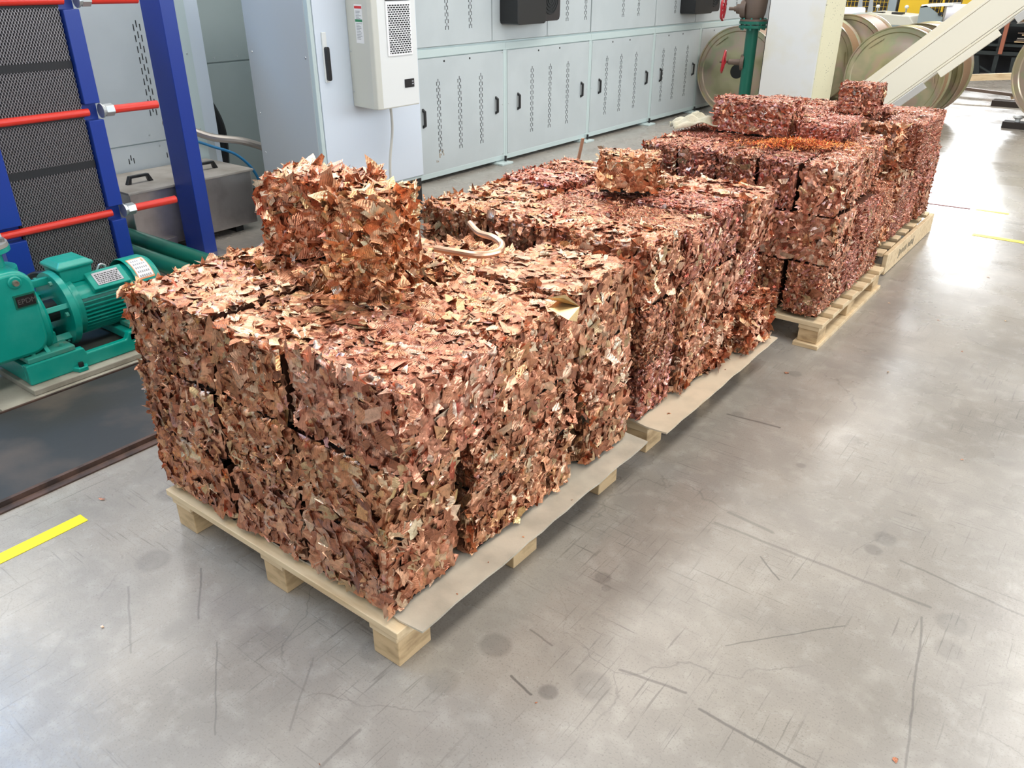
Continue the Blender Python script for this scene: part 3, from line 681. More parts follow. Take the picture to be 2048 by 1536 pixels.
# ---------------------------------------------------------------- floor fittings
def tape(name, pts, w, label, mat=YEL):
    (x0, y0), (x1, y1) = pts; d = Vector((x1-x0, y1-y0, 0)); L = d.length; d.normalize(); nrm = Vector((-d.y, d.x, 0)); P2 = []
    r = random.Random(3); n = 14
    for s in (1, -1):
        for i in range(n+1):
            t = i/n if s == 1 else 1-i/n; q = Vector((x0, y0, 0))+d*L*t+nrm*s*w/2*(1+r.uniform(-.05, .05)); P2.append((q.x, q.y))
    MB().prism(P2, 'z', .0005, .0018).build(name, mat, label=label, cat='floor tape')
tape('floor_tape', ((-2.425, -.6), (-2.432, .84)), .052, 'bright yellow tape strip beside the oily trench cover')
tape('floor_tape', ((-.75, 6.22), (2.2, 6.20)), .055, 'yellow tape strip crossing the far aisle floor')
tape('floor_tape', ((-.86, 6.965), (-.64, 6.97)), .035, 'short worn yellow tape piece past the last pallet')
tape('floor_tape', ((-1.25, 6.93), (-.9, 6.95)), .03, 'worn dark red tape remnant beside the last pallet', P('worn_red', (.16, .035, .03), .6))
t = empty('trench_cover', (-3.02, 1, 0), label='long black oily steel cover plate over the floor trench', cat='cover plate')
MB().box(-3.350, -2.72, -3, 3.4, .004, .022).build('plate', RUSTP, t, bevel=.003)
mb = MB().box(-2.72, -2.705, -3, 3.4, .0, .022).box(-2.70, -2.668, -3, 3.4, .0, .006)
mb.build('rusty_edge_angle', RUST, t); MB().box(-3.362, -3.352, -3, 3.4, 0, .026).build('edge_strip', RUST, t)
t = empty('pump_plinth', (-3.8, 1.9, 0), label='low rough concrete plinth under the green pump', cat='plinth')
MB().box(-4.45, -3.372, .99, 2.55, 0, .016).build('lower_slab', CONC, t); MB().box(-4.35, -3.405, 1.13, 2.5, .016, .042).build('upper_slab', CONC, t, bevel=.004)
MB().lathe((-3.62, .5, .06), (0, 1, 0), [(0, .055), (.42, .055), (.45, .048), (.46, .02)], 20).build('black_pipe_end', P('black_rubber', (.02, .02, .024), .4), label='black rounded pipe end lying beside the plinth', cat='pipe', smooth=True)

# ---------------------------------------------------------------- green pump and motor
t = empty('pump_set', (-3.65, 1.45, .042), label='green self-priming pump with finned electric motor on a green base frame', cat='pump')
X0, XC, X1 = -3.86, -3.66, -3.455
mb = MB().prism([(1.145, .042), (2.02, .042), (2.02, .135), (1.60, .135), (1.585, .105), (1.40, .105), (1.39, .135), (1.145, .135)], 'x', X1-.035, X1)
mb.prism([(1.145, .042), (2.02, .042), (2.02, .135), (1.60, .135), (1.585, .105), (1.40, .105), (1.39, .135), (1.145, .135)], 'x', X0, X0+.035)
mb.box(X0+.036, X1-.036, 1.147, 1.18, .043, .125).box(X0+.036, X1-.036, 1.99, 2.018, .043, .13).box(X0, X1, 1.60, 1.66, .09, .13)
bf = mb.build('base_frame', GREEN, t, bevel=.006)
MB().prism([(X1-.005, 1.32), (X1+.035, 1.335), (X1+.035, 1.375), (X1-.005, 1.39)], 'z', .042, .062).prism([(X1-.005, 1.86), (X1+.035, 1.875), (X1+.035, 1.915), (X1-.005, 1.93)], 'z', .042, .062).build('anchor_lug', GREEN, bf, bevel=.004)
MB().lathe((X1+.016, 1.355, .062), (0, 0, 1), [(0, .012), (.018, .012)], 6).build('anchor_bolt', BLACK, bf)
MB().box(X0+.03, X1-.03, 1.18, 1.99, .06, .075).build('dirty_tray', P('dirty_tray', (.05, .06, .05), .7), bf)
body = MB().prism(rrect(.93, 1.278, .16, .53, .075, 6, (1, 1, 1, 1)), 'x', X0+.02, X1-.025).build('pump_casing', GREEN, t, smooth=True, bevel=.018)
MB().lathe((X1-.03, 1.205, .485), (1, 0, 0), [(0, .027), (.008, .027), (.012, .022)], 24).build('plug_boss', GREEN, body, smooth=True)
MB().lathe((X1-.018, 1.205, .485), (1, 0, 0), [(0, .013), (.012, .012), (.012, .007), (.006, .006)], 12).build('drain_plug', P('steel_plug', (.4, .36, .3), .4, .8), body)
MB().box(X1-.026, X1-.021, 1.182, 1.268, .374, .432).build('plate_recess', GREENP, body)
npl = MB().box(X1-.022, X1-.018, 1.189, 1.261, .381, .425).build('name_plate', P('black_plate', (.012, .012, .012), .35), body)
ink = P('worn_letters', (.10, .09, .085), .5)
tx = text('lettering', 'EPDM', .030, (X1-.0178, 1.192, .393), (PI/2, 0, PI/2), ink, t)
# suction volute on the near side, discharge neck and flange
MB().lathe((XC, .96, .30), (0, -1, 0), [(0, .15), (.05, .15), (.06, .11), (.14, .10), (.145, .13), (.165, .13)], 32).build('suction_cover', GREEN, t, smooth=True)
nk = MB().lathe((-3.63, 1.175, .50), (0, 0, 1), [(0, .105), (.018, .105), (.02, .065), (.09, .062), (.092, .1), (.11, .1)], 32).build('discharge_neck', GREEN, t, smooth=True)
MB().lathe((-3.63, 1.175, .611), (0, 0, 1), [(0, .098), (.016, .096), (.016, .05), (.03, .045)], 32).build('companion_flange', P('grey_flange', (.38, .37, .34), .45, .5), nk, smooth=True)
mb = MB()
for k in range(8):
    a = k*PI/4+.3; p = Vector((-3.63+.078*math.cos(a), 1.175+.078*math.sin(a), .60)); mb.lathe(p, (0, 0, 1), [(0, .012), (.042, .012)], 6)
mb.build('flange_bolts', P('bolt_steel', (.3, .29, .28), .4, .7), nk, kind='stuff')
MB().lathe((-3.60, 1.14, .64), (0, 0, 1), [(0, .014), (.03, .014), (.032, .02), (.06, .02), (.06, .01), (.12, .012)], 16).build('white_vent_valve', WHITE, nk, smooth=True)
# bearing bracket with openings
MB().lathe((XC, 1.325, .30), (0, 1, 0), [(0, .165), (.03, .165), (.045, .15), (.05, .12), (.052, .06)], 36).build('casing_cover', GREEN, t, smooth=True)
MB().lathe((XC, 1.33, .30), (0, 1, 0), [(0, .05), (.17, .05)], 20).build('shaft_housing', DARK, t)
br = MB().lathe((XC, 1.455, .30), (0, 1, 0), [(0, .10), (.004, .168), (.030, .172), (.034, .168), (.036, .14), (.055, .135), (.06, .10)], 40).build('bracket_flange', GREEN, t, smooth=True)
for k in range(5):
    a = .35+k*2*PI/5; c, s_ = math.cos(a), math.sin(a)
    mb = MB().obox((XC+.135*c, 1.41, .30+.135*s_), (c, 0, s_), (0, 1, 0), (-s_, 0, c), .016, .06, .012)
    mb.build('bracket_rib', GREEN, br, bevel=.003)
mb = MB()
for k in range(6):
    a = .1+k*PI/3; mb.lathe((XC+.15*math.cos(a), 1.448, .30+.15*math.sin(a)), (0, -1, 0), [(0, .011), (.012, .011)], 6)
mb.build('flange_bolts', GREEND, br, kind='stuff')
# motor
ml = MB().lathe((XC, 1.51, .30), (0, 1, 0), [(0, .13), (.02, .135), (.02, .118), (.31, .118)], 40).build('motor_body', GREEN, t, smooth=True)
for k in range(44):
    a = 2*PI*k/44
    if math.cos(a) < -.3 or .9 < math.sin(a): continue
    if .55 < a < 1.25: continue
    c, s_ = math.cos(a), math.sin(a)
    MB().obox((XC+.126*c, 1.675, .30+.126*s_), (c, 0, s_), (0, 1, 0), (-s_, 0, c), .013, .145, .0022).build('cooling_fin', GREEN, ml)
MB().lathe((XC, 1.825, .30), (0, 1, 0), [(0, .141), (.005, .143), (.10, .143), (.125, .13), (.135, .10), (.137, .0)], 40, caps=False).build('fan_cover', GREEN, t, smooth=True)
mb = MB()      # curved safety sticker on the cover
def curved(mb, r, a0, a1, y0, y1, th=.0008, n=10):
    v = []; f = []
    for i in range(n+1):
        a = math.radians(a0+(a1-a0)*i/n)
        for y in (y0, y1):
            for rr in (r, r+th): v.append((XC+rr*math.cos(a), y, .30+rr*math.sin(a)))
    for i in range(n): f += [(4*i+1, 4*i+5, 4*i+7, 4*i+3), (4*i, 4*i+2, 4*i+6, 4*i+4), (4*i, 4*i+4, 4*i+5, 4*i+1), (4*i+2, 4*i+3, 4*i+7, 4*i+6)]
    return mb.add(v, f)
st = curved(MB(), .1435, 28, 78, 1.838, 1.918).build('warning_sticker', ORP, t)
curved(MB(), .1443, 31, 75, 1.842, 1.914).build('sticker_field', WHITEP, st)
mb = MB()
for r_ in range(5):
    for k in range(6 if r_ else 4): curved(mb, .1451, 70-r_*8.5, 66-r_*8.5, 1.849+k*.010, 1.855+k*.010, n=1)
mb.build('sticker_print', GREYP, st, kind='stuff')
curved(MB(), .1451, 72, 64, 1.90, 1.909, n=2).build('sticker_emblem', ORP, st)
c, s_ = math.cos(.9), math.sin(.9)
MB().obox((XC+.128*c, 1.68, .30+.128*s_), (c, 0, s_), (0, 1, 0), (-s_, 0, c), .014, .085, .050).build('plate_seat', GREEN, ml, bevel=.004)
npm = MB().obox((XC+.143*c, 1.68, .30+.143*s_), (c, 0, s_), (0, 1, 0), (-s_, 0, c), .0015, .06, .034).build('motor_plate', P('etched_plate', (.42, .42, .45), .35, .7), ml)
mb = MB(); r = random.Random(4)
for q in range(6):
    y = 1.628
    while y < 1.73:
        L_ = r.uniform(.004, .013); d = -.026+q*.0095
        mb.obox((XC+.1448*c-s_*d, y+L_/2, .30+.1448*s_+c*d), (c, 0, s_), (0, 1, 0), (-s_, 0, c), .0004, L_/2, .0022); y += L_+.004
mb.build('plate_print', INK, npm, kind='stuff')
jb = MB().add([(XC-.05+dx*.075*k, 1.565+dy*.072*k, z) for z, k in ((.41, .92), (.475, 1.), (.480, 1.12), (.492, 1.12), (.510, .78)) for dx, dy in ((-1, -1), (1, -1), (1, 1), (-1, 1))],
     [(3, 2, 1, 0)]+[(4*i+j, 4*i+(j+1) % 4, 4*i+4+(j+1) % 4, 4*i+4+j) for i in range(4) for j in range(4)]+[(16, 17, 18, 19)]).build('terminal_box', GREEN, t, bevel=.004)
jb.location.x = .03
tube_obj('lifting_eye', [(-3.63, 1.665, .432), (-3.63, 1.685, .455), (-3.63, 1.705, .445), (-3.63, 1.705, .425)], .005, ZINC, t)
for y0, y1 in ((1.15, 1.36), (1.62, 1.80)):
    ft = MB().box(X1-.13, X1-.005, y0+.01, y1, .135, .158).build('foot', GREEND, t, bevel=.004)
    MB().prism([(X1-.115, .158), (X1-.02, .158), (X1-.105, .225)], 'y', (y0+y1)/2-.008, (y0+y1)/2+.008).build('foot_rib', GREEN, ft)
    MB().lathe((X1-.04, y0+.05, .158), (0, 0, 1), [(0, .010), (.012, .010)], 6).lathe((X1-.04, y1-.04, .158), (0, 0, 1), [(0, .010), (.012, .010)], 6).build('foot_bolt', GREEND, ft)
    MB().box(XC-.11, X1-.09, y0+.03, y1-.03, .155, .21).build('saddle', GREEN, ft, bevel=.006)
tube_obj('motor_cable', [(-3.70, 1.50, .44), (-3.80, 1.46, .43), (-3.92, 1.42, .34), (-4.0, 1.45, .16), (-4.02, 1.6, .10)], .014, BLACK, t)
for q in t.children:
    nm = q.name.split('.')[0]
    if nm in ('casing_cover', 'shaft_housing', 'bracket_flange', 'motor_body', 'terminal_box', 'lifting_eye', 'plate_seat', 'saddle', 'motor_cable'): q.location = q.location+Vector((0, -.06, -.035))
    if nm in ('fan_cover', 'warning_sticker'): q.location = q.location+Vector((0, -.095, -.035))
# dark green pipes behind the motor
for k, (y0, z) in enumerate(((2.22, .150), (2.345, .175))):
    MB().cyl((-4.95, y0, z), (-3.45, y0, z), .05, 20).build('green_pipe', GREENP, label=['lower dark green pipe running behind the motor fan cover', 'upper dark green pipe running behind the motor, in front of the steel tank'][k], cat='pipe', smooth=True)

# ---------------------------------------------------------------- plate heat exchanger
t = empty('plate_heat_exchanger', (-4.6, 1.85, 0), label='tall plate heat exchanger with blue end frames and red-sleeved tie rods', cat='heat exchanger')
XF = -4.30
zs = [(.10, .415), (.49, .935), (1.015, 1.452), (1.53, 1.95)]
def endframe(name, ya, yb):
    fr = MB().box(-4.95, XF-.055, ya, yb, .08, 1.98).build(name, BLUE, t)
    for z0, z1 in zs: MB().box(XF-.056, XF, ya, yb, z0, z1).build('edge_bar', BLUE, fr, bevel=.004)
    return fr
endframe('pressure_plate', 2.045, 2.125); endframe('fixed_plate', 1.49, 1.60)
V = []; F = []; k = 0; ny = 62; npz = 300
for i in range(ny):      # plate edges pressed into a honeycomb
    y = 1.61+(2.035-1.61)*i/(ny-1)
    for j in range(npz):
        z = .09+j*(1.88/(npz-1)); dy = .0022*(1 if (j//2) % 2 else -1)*(1 if i % 2 else -1)
        V += [(-4.342, y+dy, z), (-4.325, y+dy, z), (-4.325, y+dy+.0016, z)]
    for j in range(npz-1):
        a = k+3*j; F += [(a, a+1, a+4, a+3), (a+1, a+2, a+5, a+4)]
    k += 3*npz
MB().add(V, F).build('plate_pack', PLATE, t, kind='stuff')
MB().box(-4.93, -4.343, 1.603, 2.04, .09, 1.97).build('pack_core', RUBBER, t)
for z in (.14, .445, .72, .965, 1.205, 1.48): MB().box(-4.34, -4.3225, 1.606, 2.038, z-.018, z+.018).build('gasket_band', P('black_gasket', (.012, .012, .014), .6), t)
for z in (.455, .975, 1.492):
    rd = MB().cyl((XF-.015, 1.44, z), (XF-.015, 2.06, z), .019, 16).build('tie_rod', RED, t, smooth=True)
    MB().cyl((XF-.015, 2.185, z), (XF-.015, 2.44, z-.002), .021, 16).build('rod_sleeve', RED, rd, smooth=True)
    MB().lathe((XF-.015, 2.125, z), (0, 1, 0), [(0, .036), (.008, .036), (.009, .028), (.02, .028)], 20).build('washer', ZINC, rd)
    MB().lathe((XF-.015, 2.145, z), (0, 1, 0), [(0, .032), (.045, .032)], 6).build('hex_nut', ZINC, rd, bevel=.002)
    MB().lathe((XF-.015, 1.455, z), (0, 1, 0), [(0, .034), (.035, .034)], 6).build('hex_nut', P('dull_nut', (.35, .36, .34), .4, .6), rd, bevel=.002)
    r2 = MB().cyl((-4.97, 1.44, z), (-4.97, 2.20, z), .019, 14).build('tie_rod', RED, t, smooth=True)
t2 = empty('support_column', (-4.65, 2.70, 0), label='dark blue square steel column standing on the floor behind the heat exchanger', cat='column')
MB().box(-4.752, -4.545, 2.70, 2.79, .0, 2.0).build('column_tube', BLUE, t2, bevel=.004)
MB().box(-4.86, -4.46, 2.66, 2.83, 0, .012).build('base_plate', STEEL, t2)
# ---------------------------------------------------------------- stainless tank
t = empty('steel_tank', (-5.05, 2.8, 0), label='low dusty stainless steel tank behind the blue column', cat='tank')
MB().box(-5.33, -4.80, 2.42, 3.30, .05, .405).build('tank_body', STEEL, t, bevel=.004)
ld = MB().box(-5.345, -4.785, 2.41, 3.315, .405, .42).build('tank_lid', DUSTY, t, bevel=.003)
for y in (2.52, 3.00):
    h_ = MB().prism([(y, .42), (y+.03, .42), (y+.038, .455), (y+.142, .455), (y+.15, .42), (y+.18, .42), (y+.155, .47), (y+.025, .47)], 'x', -5.02, -4.99)
    h_.build('lid_handle', BLACK, ld, bevel=.003)
MB().box(-4.84, -4.762, 2.45, 2.655, 0, .10).build('side_box', STEEL, t, bevel=.003)
for y in (2.5, 3.15): MB().box(-5.25, -4.85, y, y+.06, 0, .05).build('foot', DARK, t)

# ---------------------------------------------------------------- background machine cabinets
def slots(x, y0, z0, rows, name, parent, L=.028, dy=.017, dz=.049, cols=3):
    mb = MB()
    for c in range(cols):
        for i in range(rows):
            z = z0-i*dz-(0 if c == 1 else .022)
            mb.box(x-.001, x+.0012, y0+(c-1)*dy-.0028, y0+(c-1)*dy+.0028, z-L, z)
    return mb.build(name, DARK, parent, kind='stuff')
def screw(x, y, z, parent, r=.007):
    return MB().lathe((x, y, z), (1, 0, 0), [(0, r), (.003, r*.8)], 10).build('screw', ZINC, parent)
t = empty('machine_housing', (-5.7, 2.7, 0), label='grey-green machine housing with slotted vents behind the steel tank', cat='machine cabinet')
hb = MB().box(-6.0, -5.39, 1.2, 3.37, .03, 2.2).build('housing_body', GREYFRAME, t)
up = MB().box(-5.39, -5.372, 1.9, 3.13, .585, 2.19).build('upper_panel', GREYCAB, t, bevel=.002)
lo = MB().box(-5.39, -5.376, 1.9, 3.43, .06, .578).build('lower_panel', GREYCAB, t, bevel=.002)
slots(-5.371, 3.0, 1.34, 9, 'vent_slots', up, L=.04, dy=.022, dz=.066)
slots(-5.375, 2.78, .52, 1, 'vent_slots', lo, L=.035); slots(-5.375, 3.06, .52, 1, 'vent_slots', lo, L=.035)
for y, z in ((2.94, .63), (3.0, .55)): screw(-5.372, y, z, up)
MB().box(-5.392, -5.37, 3.06, 3.16, .64, .73).build('cable_opening', DARK, t)
MB().box(-5.40, -5.36, 3.28, 3.36, .03, 2.2).build('corner_post', GREYFRAME, t, bevel=.003)
MB().box(-5.50, -5.42, 3.37, 3.50, .03, 2.2).build('return_panel', ELEC, t, bevel=.003)
for z in (.62, 1.12): screw(-5.36, 3.32, z, t)
t = empty('recessed_panel_unit', (-5.9, 4.3, 0), label='shaded grey panelled housing set back beside the tall electrical cabinet', cat='machine cabinet')
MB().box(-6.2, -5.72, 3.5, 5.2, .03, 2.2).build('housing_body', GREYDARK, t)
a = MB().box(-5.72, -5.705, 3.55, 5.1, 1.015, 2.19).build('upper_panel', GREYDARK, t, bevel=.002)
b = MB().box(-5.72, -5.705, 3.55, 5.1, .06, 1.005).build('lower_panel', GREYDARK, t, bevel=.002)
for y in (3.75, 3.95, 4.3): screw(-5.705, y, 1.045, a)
tube_obj('conduit_hose', [(-5.42, 3.05, .70), (-5.28, 3.13, .67), (-5.12, 3.25, .60), (-4.98, 3.42, .56), (-4.92, 3.60, .46), (-4.90, 3.66, .30), (-4.92, 3.70, .1)], .026, P('conduit_steel', (.42, .38, .34), .35, .6), label='grey flexible steel conduit looping down beside the steel tank', cat='conduit')
tube_obj('blue_air_hose', [(-5.30, 3.18, .58), (-5.22, 3.30, .52), (-5.10, 3.42, .45), (-5.02, 3.50, .30), (-5.0, 3.52, .05)], .010, BLUEHOSE, label='thin blue hose dropping behind the steel tank', cat='hose')
tube_obj('black_hose', [(-5.58, 3.42, 1.0), (-5.57, 3.52, .82), (-5.55, 3.60, .62), (-5.55, 3.61, .42), (-5.58, 3.58, .05)], .035, BLACK, label='thick black hose hanging behind the corner post', cat='hose')

# ---------------------------------------------------------------- electrical cabinet with cooling unit
t = empty('electrical_cabinet', (-4.33, 3.75, 0), label='tall pale blue electrical cabinet with black plinth and lever lock', cat='electrical cabinet')
MB().box(-4.64, -4.055, 3.30, 4.20, .32, 2.2).build('cabinet_body', ELECSIDE, t, bevel=.004)
MB().box(-4.62, -4.04, 3.31, 4.19, 0, .305).build('plinth', BLACK, t, bevel=.003)
MB().box(-4.63, -4.03, 3.305, 4.195, .305, .322).build('plinth_rail', GREYFRAME, t)
dr = MB().box(-4.050, -4.020, 3.335, 4.195, .325, 2.2).build('door_leaf', ELEC, t, bevel=.004)
MB().box(-4.056, -4.022, 3.302, 3.330, .322, 2.2).build('door_frame', GREYFRAME, t, bevel=.002)
hd = MB().box(-4.02, -4.008, 3.378, 3.410, 1.02, 1.30).build('lock_plate', WHITE, dr, bevel=.003)
MB().prism(rrect(3.382, 3.408, 1.03, 1.22, .011, 5), 'x', -4.008, -3.985).build('lock_lever', BLACK, dr, bevel=.003)
for z in (.55, .80, 1.17): 
    MB().lathe((-4.60, 3.30, z), (0, -1, 0), [(0, .008), (.003, .006)], 10).build('screw', ZINC, t)
for z in (1.16,): MB().lathe((-4.085, 3.30, z), (0, -1, 0), [(0, .008), (.003, .006)], 10).build('screw', ZINC, t)
t = empty('cooling_unit', (-3.88, 3.74, .865), label='cream and white cooling unit mounted on the electrical cabinet door', cat='air conditioner')
bd = MB().prism([(-4.019, 3.59), (-3.79, 3.548), (-3.762, 3.556), (-3.75, 3.585), (-3.75, 3.905), (-3.758, 3.915), (-4.019, 3.93)], 'z', .862, 2.2).build('cover', CREAM, t, bevel=.006, smooth=False)
MB().box(-3.752, -3.7495, 3.59, 3.908, .87, 2.2).build('front_skin', WHITE, t)
gr = MB().box(-3.7495, -3.742, 3.652, 3.862, 1.162, 1.462).build('filter_frame', WHITEP, t, bevel=.002)
mb = MB(); rows_ = 23
for i in range(rows_):
    z = 1.178+i*(.262/(rows_-1)); off = .0 if i % 2 else .0115
    for k in range(9):
        y0 = max(3.668, 3.668-off+k*.023); y1 = min(3.850, 3.668-off+k*.023+.0165)
        if y1-y0 > .003: mb.box(-3.743, -3.7412, y0, y1, z-.0038, z+.0038)
mb.build('grille_holes', DARK, gr, kind='stuff')
MB().box(-3.7495, -3.7375, 3.655, 3.857, 1.466, 1.486).build('filter_clip', BLACK, t, bevel=.003)
MB().box(-3.7495, -3.736, 3.752, 3.775, 1.482, 1.56).build('clip_tab', BLACK, t, bevel=.002)
text('lettering', 'Clean the filter', .026, (-3.7492, 3.672, 1.492), (PI/2, 0, PI/2), GREYP, t, depth=.0004)
ds = MB().box(-3.7495, -3.744, 3.782, 3.864, .972, 1.022).build('display', BLACK, t, bevel=.002)
MB().box(-3.744, -3.7435, 3.842, 3.858, 1.003, 1.010).box(-3.744, -3.7435, 3.842, 3.858, .988, .995).build('display_marks', GREYP, ds, kind='stuff')
# sticker on the slanted side of the cover
sd = Vector((-3.79+4.019, 3.548-3.59, 0)).normalized(); sn = Vector((sd.y, -sd.x, 0)); so = Vector((-4.019, 3.59, 0))
def side(a0, a1, z0, z1, out): c_ = so+sd*(a0+a1)/2+sn*out+Vector((0, 0, (z0+z1)/2)); return MB().obox(c_, sd, sn, (0, 0, 1), (a1-a0)/2, .0004, (z1-z0)/2)
stk = side(.095, .178, 1.235, 1.447, .0006).build('instruction_sticker', WHITEP, t)
side(.098, .175, 1.424, 1.438, .0014).build('red_band', REDP2, stk); side(.098, .175, 1.352, 1.366, .0014).build('green_band', GRNP, stk)
mb = MB(); r = random.Random(9)
for z in [1.410-.008*i for i in range(6)]+[1.343-.0085*i for i in range(11)]:
    a1 = r.uniform(.14, .172); side_b = side(.108, a1, z-.0016, z+.0016, .0014); mb.add(side_b.v, side_b.f)
mb.build('sticker_print', GREYP, stk, kind='stuff')
for z in (.95, 1.185): 
    p = so+sd*.02+Vector((0, 0, z)); MB().lathe(p, sn, [(0, .006), (.003, .005)], 10).build('screw', ZINC, t)
tube_obj('drain_hose', [(-3.93, 3.82, .87), (-3.93, 3.825, .7), (-3.945, 3.80, .5), (-3.95, 3.80, .35), (-3.94, 3.83, .18), (-3.92, 3.87, .01)], .0085, CLEAR, label='thin milky drain hose hanging from the cooling unit', cat='hose')

# ---------------------------------------------------------------- row of oven cabinets
BY = [4.25, 6.145, 7.585, 8.955, 10.17, 11.9]
UPS = [(4.28, 5.955), (5.965, 6.795), (6.805, 7.56), (7.58, 8.93), (8.945, 9.97), (9.98, 11.8)]
names = ['beside the electrical cabinet, its corner paint chipped', 'second from the electrical cabinet, below the black fan box', 'third from the electrical cabinet', 'fourth from the electrical cabinet, beside the zinc reel', 'last in the row, mostly hidden by the zinc reel']
for i in range(5):
    a, b = BY[i], BY[i+1]
    t = empty('oven_cabinet', (-5.1, (a+b)/2, 0), label='pale green machine cabinet '+names[i], cat='machine cabinet', group='row of pale green machine cabinets')
    fr = MB().box(-5.6, -4.815, a, b-.001, .06, 1.075).build('frame_body', GREYFRAME, t)
    MB().box(-4.815, -4.795, a, b-.001, .03, .075).build('bottom_rail', GREYFRAME, t, bevel=.003)
    MB().box(-4.815, -4.795, a, b-.001, 1.0, 1.06).build('middle_rail', GREYFRAME, t, bevel=.003)
    MB().box(-4.815, -4.797, b-.030, b-.001, .065, 1.0).build('upright', GREYFRAME, t, bevel=.003)
    MB().box(-4.815, -4.797, a, a+.024, .065, 1.0).build('upright', GREYFRAME, t, bevel=.003)
    pn = MB().box(-4.814, -4.796, a+.029, b-.033, .07, .993).build('service_panel', GREYCAB, t, bevel=.002)
    w_ = b-a; m_ = (a+b)/2
    hy = [b-.16, a+.19] if i else [b-.145, 5.03]
    for y in hy:
        h_ = MB().prism([(-4.796, .455), (-4.765, .475), (-4.765, .595), (-4.796, .615), (-4.796, .59), (-4.781, .583), (-4.781, .487), (-4.796, .48)], 'y', y-.010, y+.010)
        h_.build('handle', BLACK, pn, bevel=.002)
    ys = {0: (5.23, 5.50, 5.79), 1: (6.56, 6.86, 7.17), 2: (7.92, 8.22, 8.55), 3: (9.20, 9.50, 9.83), 4: (10.4, 10.8, 11.2)}[i]
    for y in ys: slots(-4.7955, y, .83, 12, 'vent_slots', pn, L=.030, dy=.018, dz=.050)
    for y in ((ys[0]+ys[1])/2-.05, (ys[1]+ys[2])/2): MB().lathe((-4.796, y, .962), (1, 0, 0), [(0, .009), (.002, .009)], 10).build('latch_hole', DARK, pn)
    for y in (a+.042, b-.045):
        for z in (.085, .53, .978): screw(-4.796, y, z, pn, .0055)
    ft = MB().box(-4.86, -4.70, b-.17, b-.002, .0, .018).build('foot_plate', GREYFRAME, t, bevel=.003)
    MB().lathe((-4.765, b-.04, .018), (0, 0, 1), [(0, .012), (.05, .012)], 8).build('levelling_bolt', BLACK, ft)
    MB().box(-4.845, -4.815, b-.12, b-.002, .0, .06).build('foot_bracket', GREYFRAME, ft)
for i, (a, b) in enumerate(UPS):
    t = empty('upper_cabinet', (-5.1, (a+b)/2, 1.076), label=['upper grey panel unit next to the cooling unit, with two slot rows', 'upper panel unit carrying the black fan box', 'narrow upper panel unit just past the black fan box', 'wide upper panel unit over the third cabinet', 'upper panel unit over the fourth cabinet', 'upper panel unit ending above the zinc reel'][i], cat='machine cabinet', group='upper panel units of the cabinet row')
    MB().box(-5.6, -4.82, a-.003, b+.003, 1.078, 2.2).build('frame_body', GREYFRAME, t)
    pn = MB().box(-4.82, -4.798, a, b, 1.079, 2.2).build('service_panel', GREYCAB, t, bevel=.002)
    w_ = b-a
    for y in ((a+b)/2-(.05 if i else -.25), (a+b)/2+(.28 if i not in (0,) else .55)):
        if b-y > .05: slots(-4.7975, y, 1.80, 12, 'vent_slots', pn, L=.030, dy=.017, dz=.050)
    for y in (a+.02, b-.02): screw(-4.798, y, 1.085, pn, .006)
# paint chips on first cabinet
t = MB(); r = random.Random(2)
for k in range(9):
    y, z = 5.22+r.uniform(-.05, .05), .19+r.uniform(-.04, .05); t.box(-4.7962, -4.7955, y, y+r.uniform(.004, .012), z, z+r.uniform(.01, .04))
t.build('paint_chips', P('bare_brown', (.30, .20, .10), .7), bpy.data.objects['service_panel'], kind='stuff')
for k, (y, z, lb) in enumerate(((6.45, 1.21, 'black fan box with round grille mounted on the cabinet row'), (9.95, 1.185, 'second black fan box, half hidden behind the red valve wheel'))):
    t = empty('fan_box', (-4.62, y, z), label=lb, cat='fan unit')
    s_ = 1 if k == 0 else 1.1
    MB().prism(rrect(y-.38*s_, y+.05*s_, z, z+.9, .03, 2), 'x', -4.797, -4.60).build('box_body', BLACK, t, bevel=.003)
    MB().prism(rrect(y-.02, y+.30, z+.015, z+.9, .04, 2), 'x', -4.797, -4.62).build('fan_housing', P('brown_black', (.022, .017, .018), .4), t, bevel=.003)
    mb = MB()
    for q in range(4): 
        rr = .035+q*.027; mb.tube([(-4.617, y+.14+rr*math.cos(g*PI/12), z+.19+rr*math.sin(g*PI/12)) for g in range(25)], .004, 5)
    mb.build('fan_grille', BLACK, t)
    MB().lathe((-4.62, y+.14, z+.19), (1, 0, 0), [(0, .125), (.001, .125)], 28).build('fan_opening', DARK, t)

# ---------------------------------------------------------------- pipe, valves, concrete column
t = empty('green_riser_pipe', (-3.86, 9.5, 0), label='dark green riser pipe with a bolted double flange beside the white column', cat='pipe')
XP = -3.855
MB().cyl((XP, 9.5, 0), (XP, 9.5, 1.07), .068, 28).build('pipe_body', GREENP, t, smooth=True)
for z in (1.065, 1.107): MB().lathe((XP, 9.5, z), (0, 0, 1), [(0, .155), (.030, .155)], 32).build('flange', GREENP, t, bevel=.003)
mb = MB()
for k in range(8): a = k*PI/4+.2; mb.cyl((XP+.13*math.cos(a), 9.5+.13*math.sin(a), 1.045), (XP+.13*math.cos(a), 9.5+.13*math.sin(a), 1.17), .011, 6)
mb.build('flange_bolts', GREEND, t, kind='stuff')
t = empty('gate_valve', (-3.87, 9.5, 1.14), label='brown cast-iron valve with red handwheel on top of the green pipe', cat='valve')
MB().lathe((XP, 9.5, 1.138), (0, 0, 1), [(0, .15), (.02, .15), (.02, .10), (.08, .12), (.2, .13), (.5, .12)], 28).build('valve_body', BROWNC, t, smooth=True)
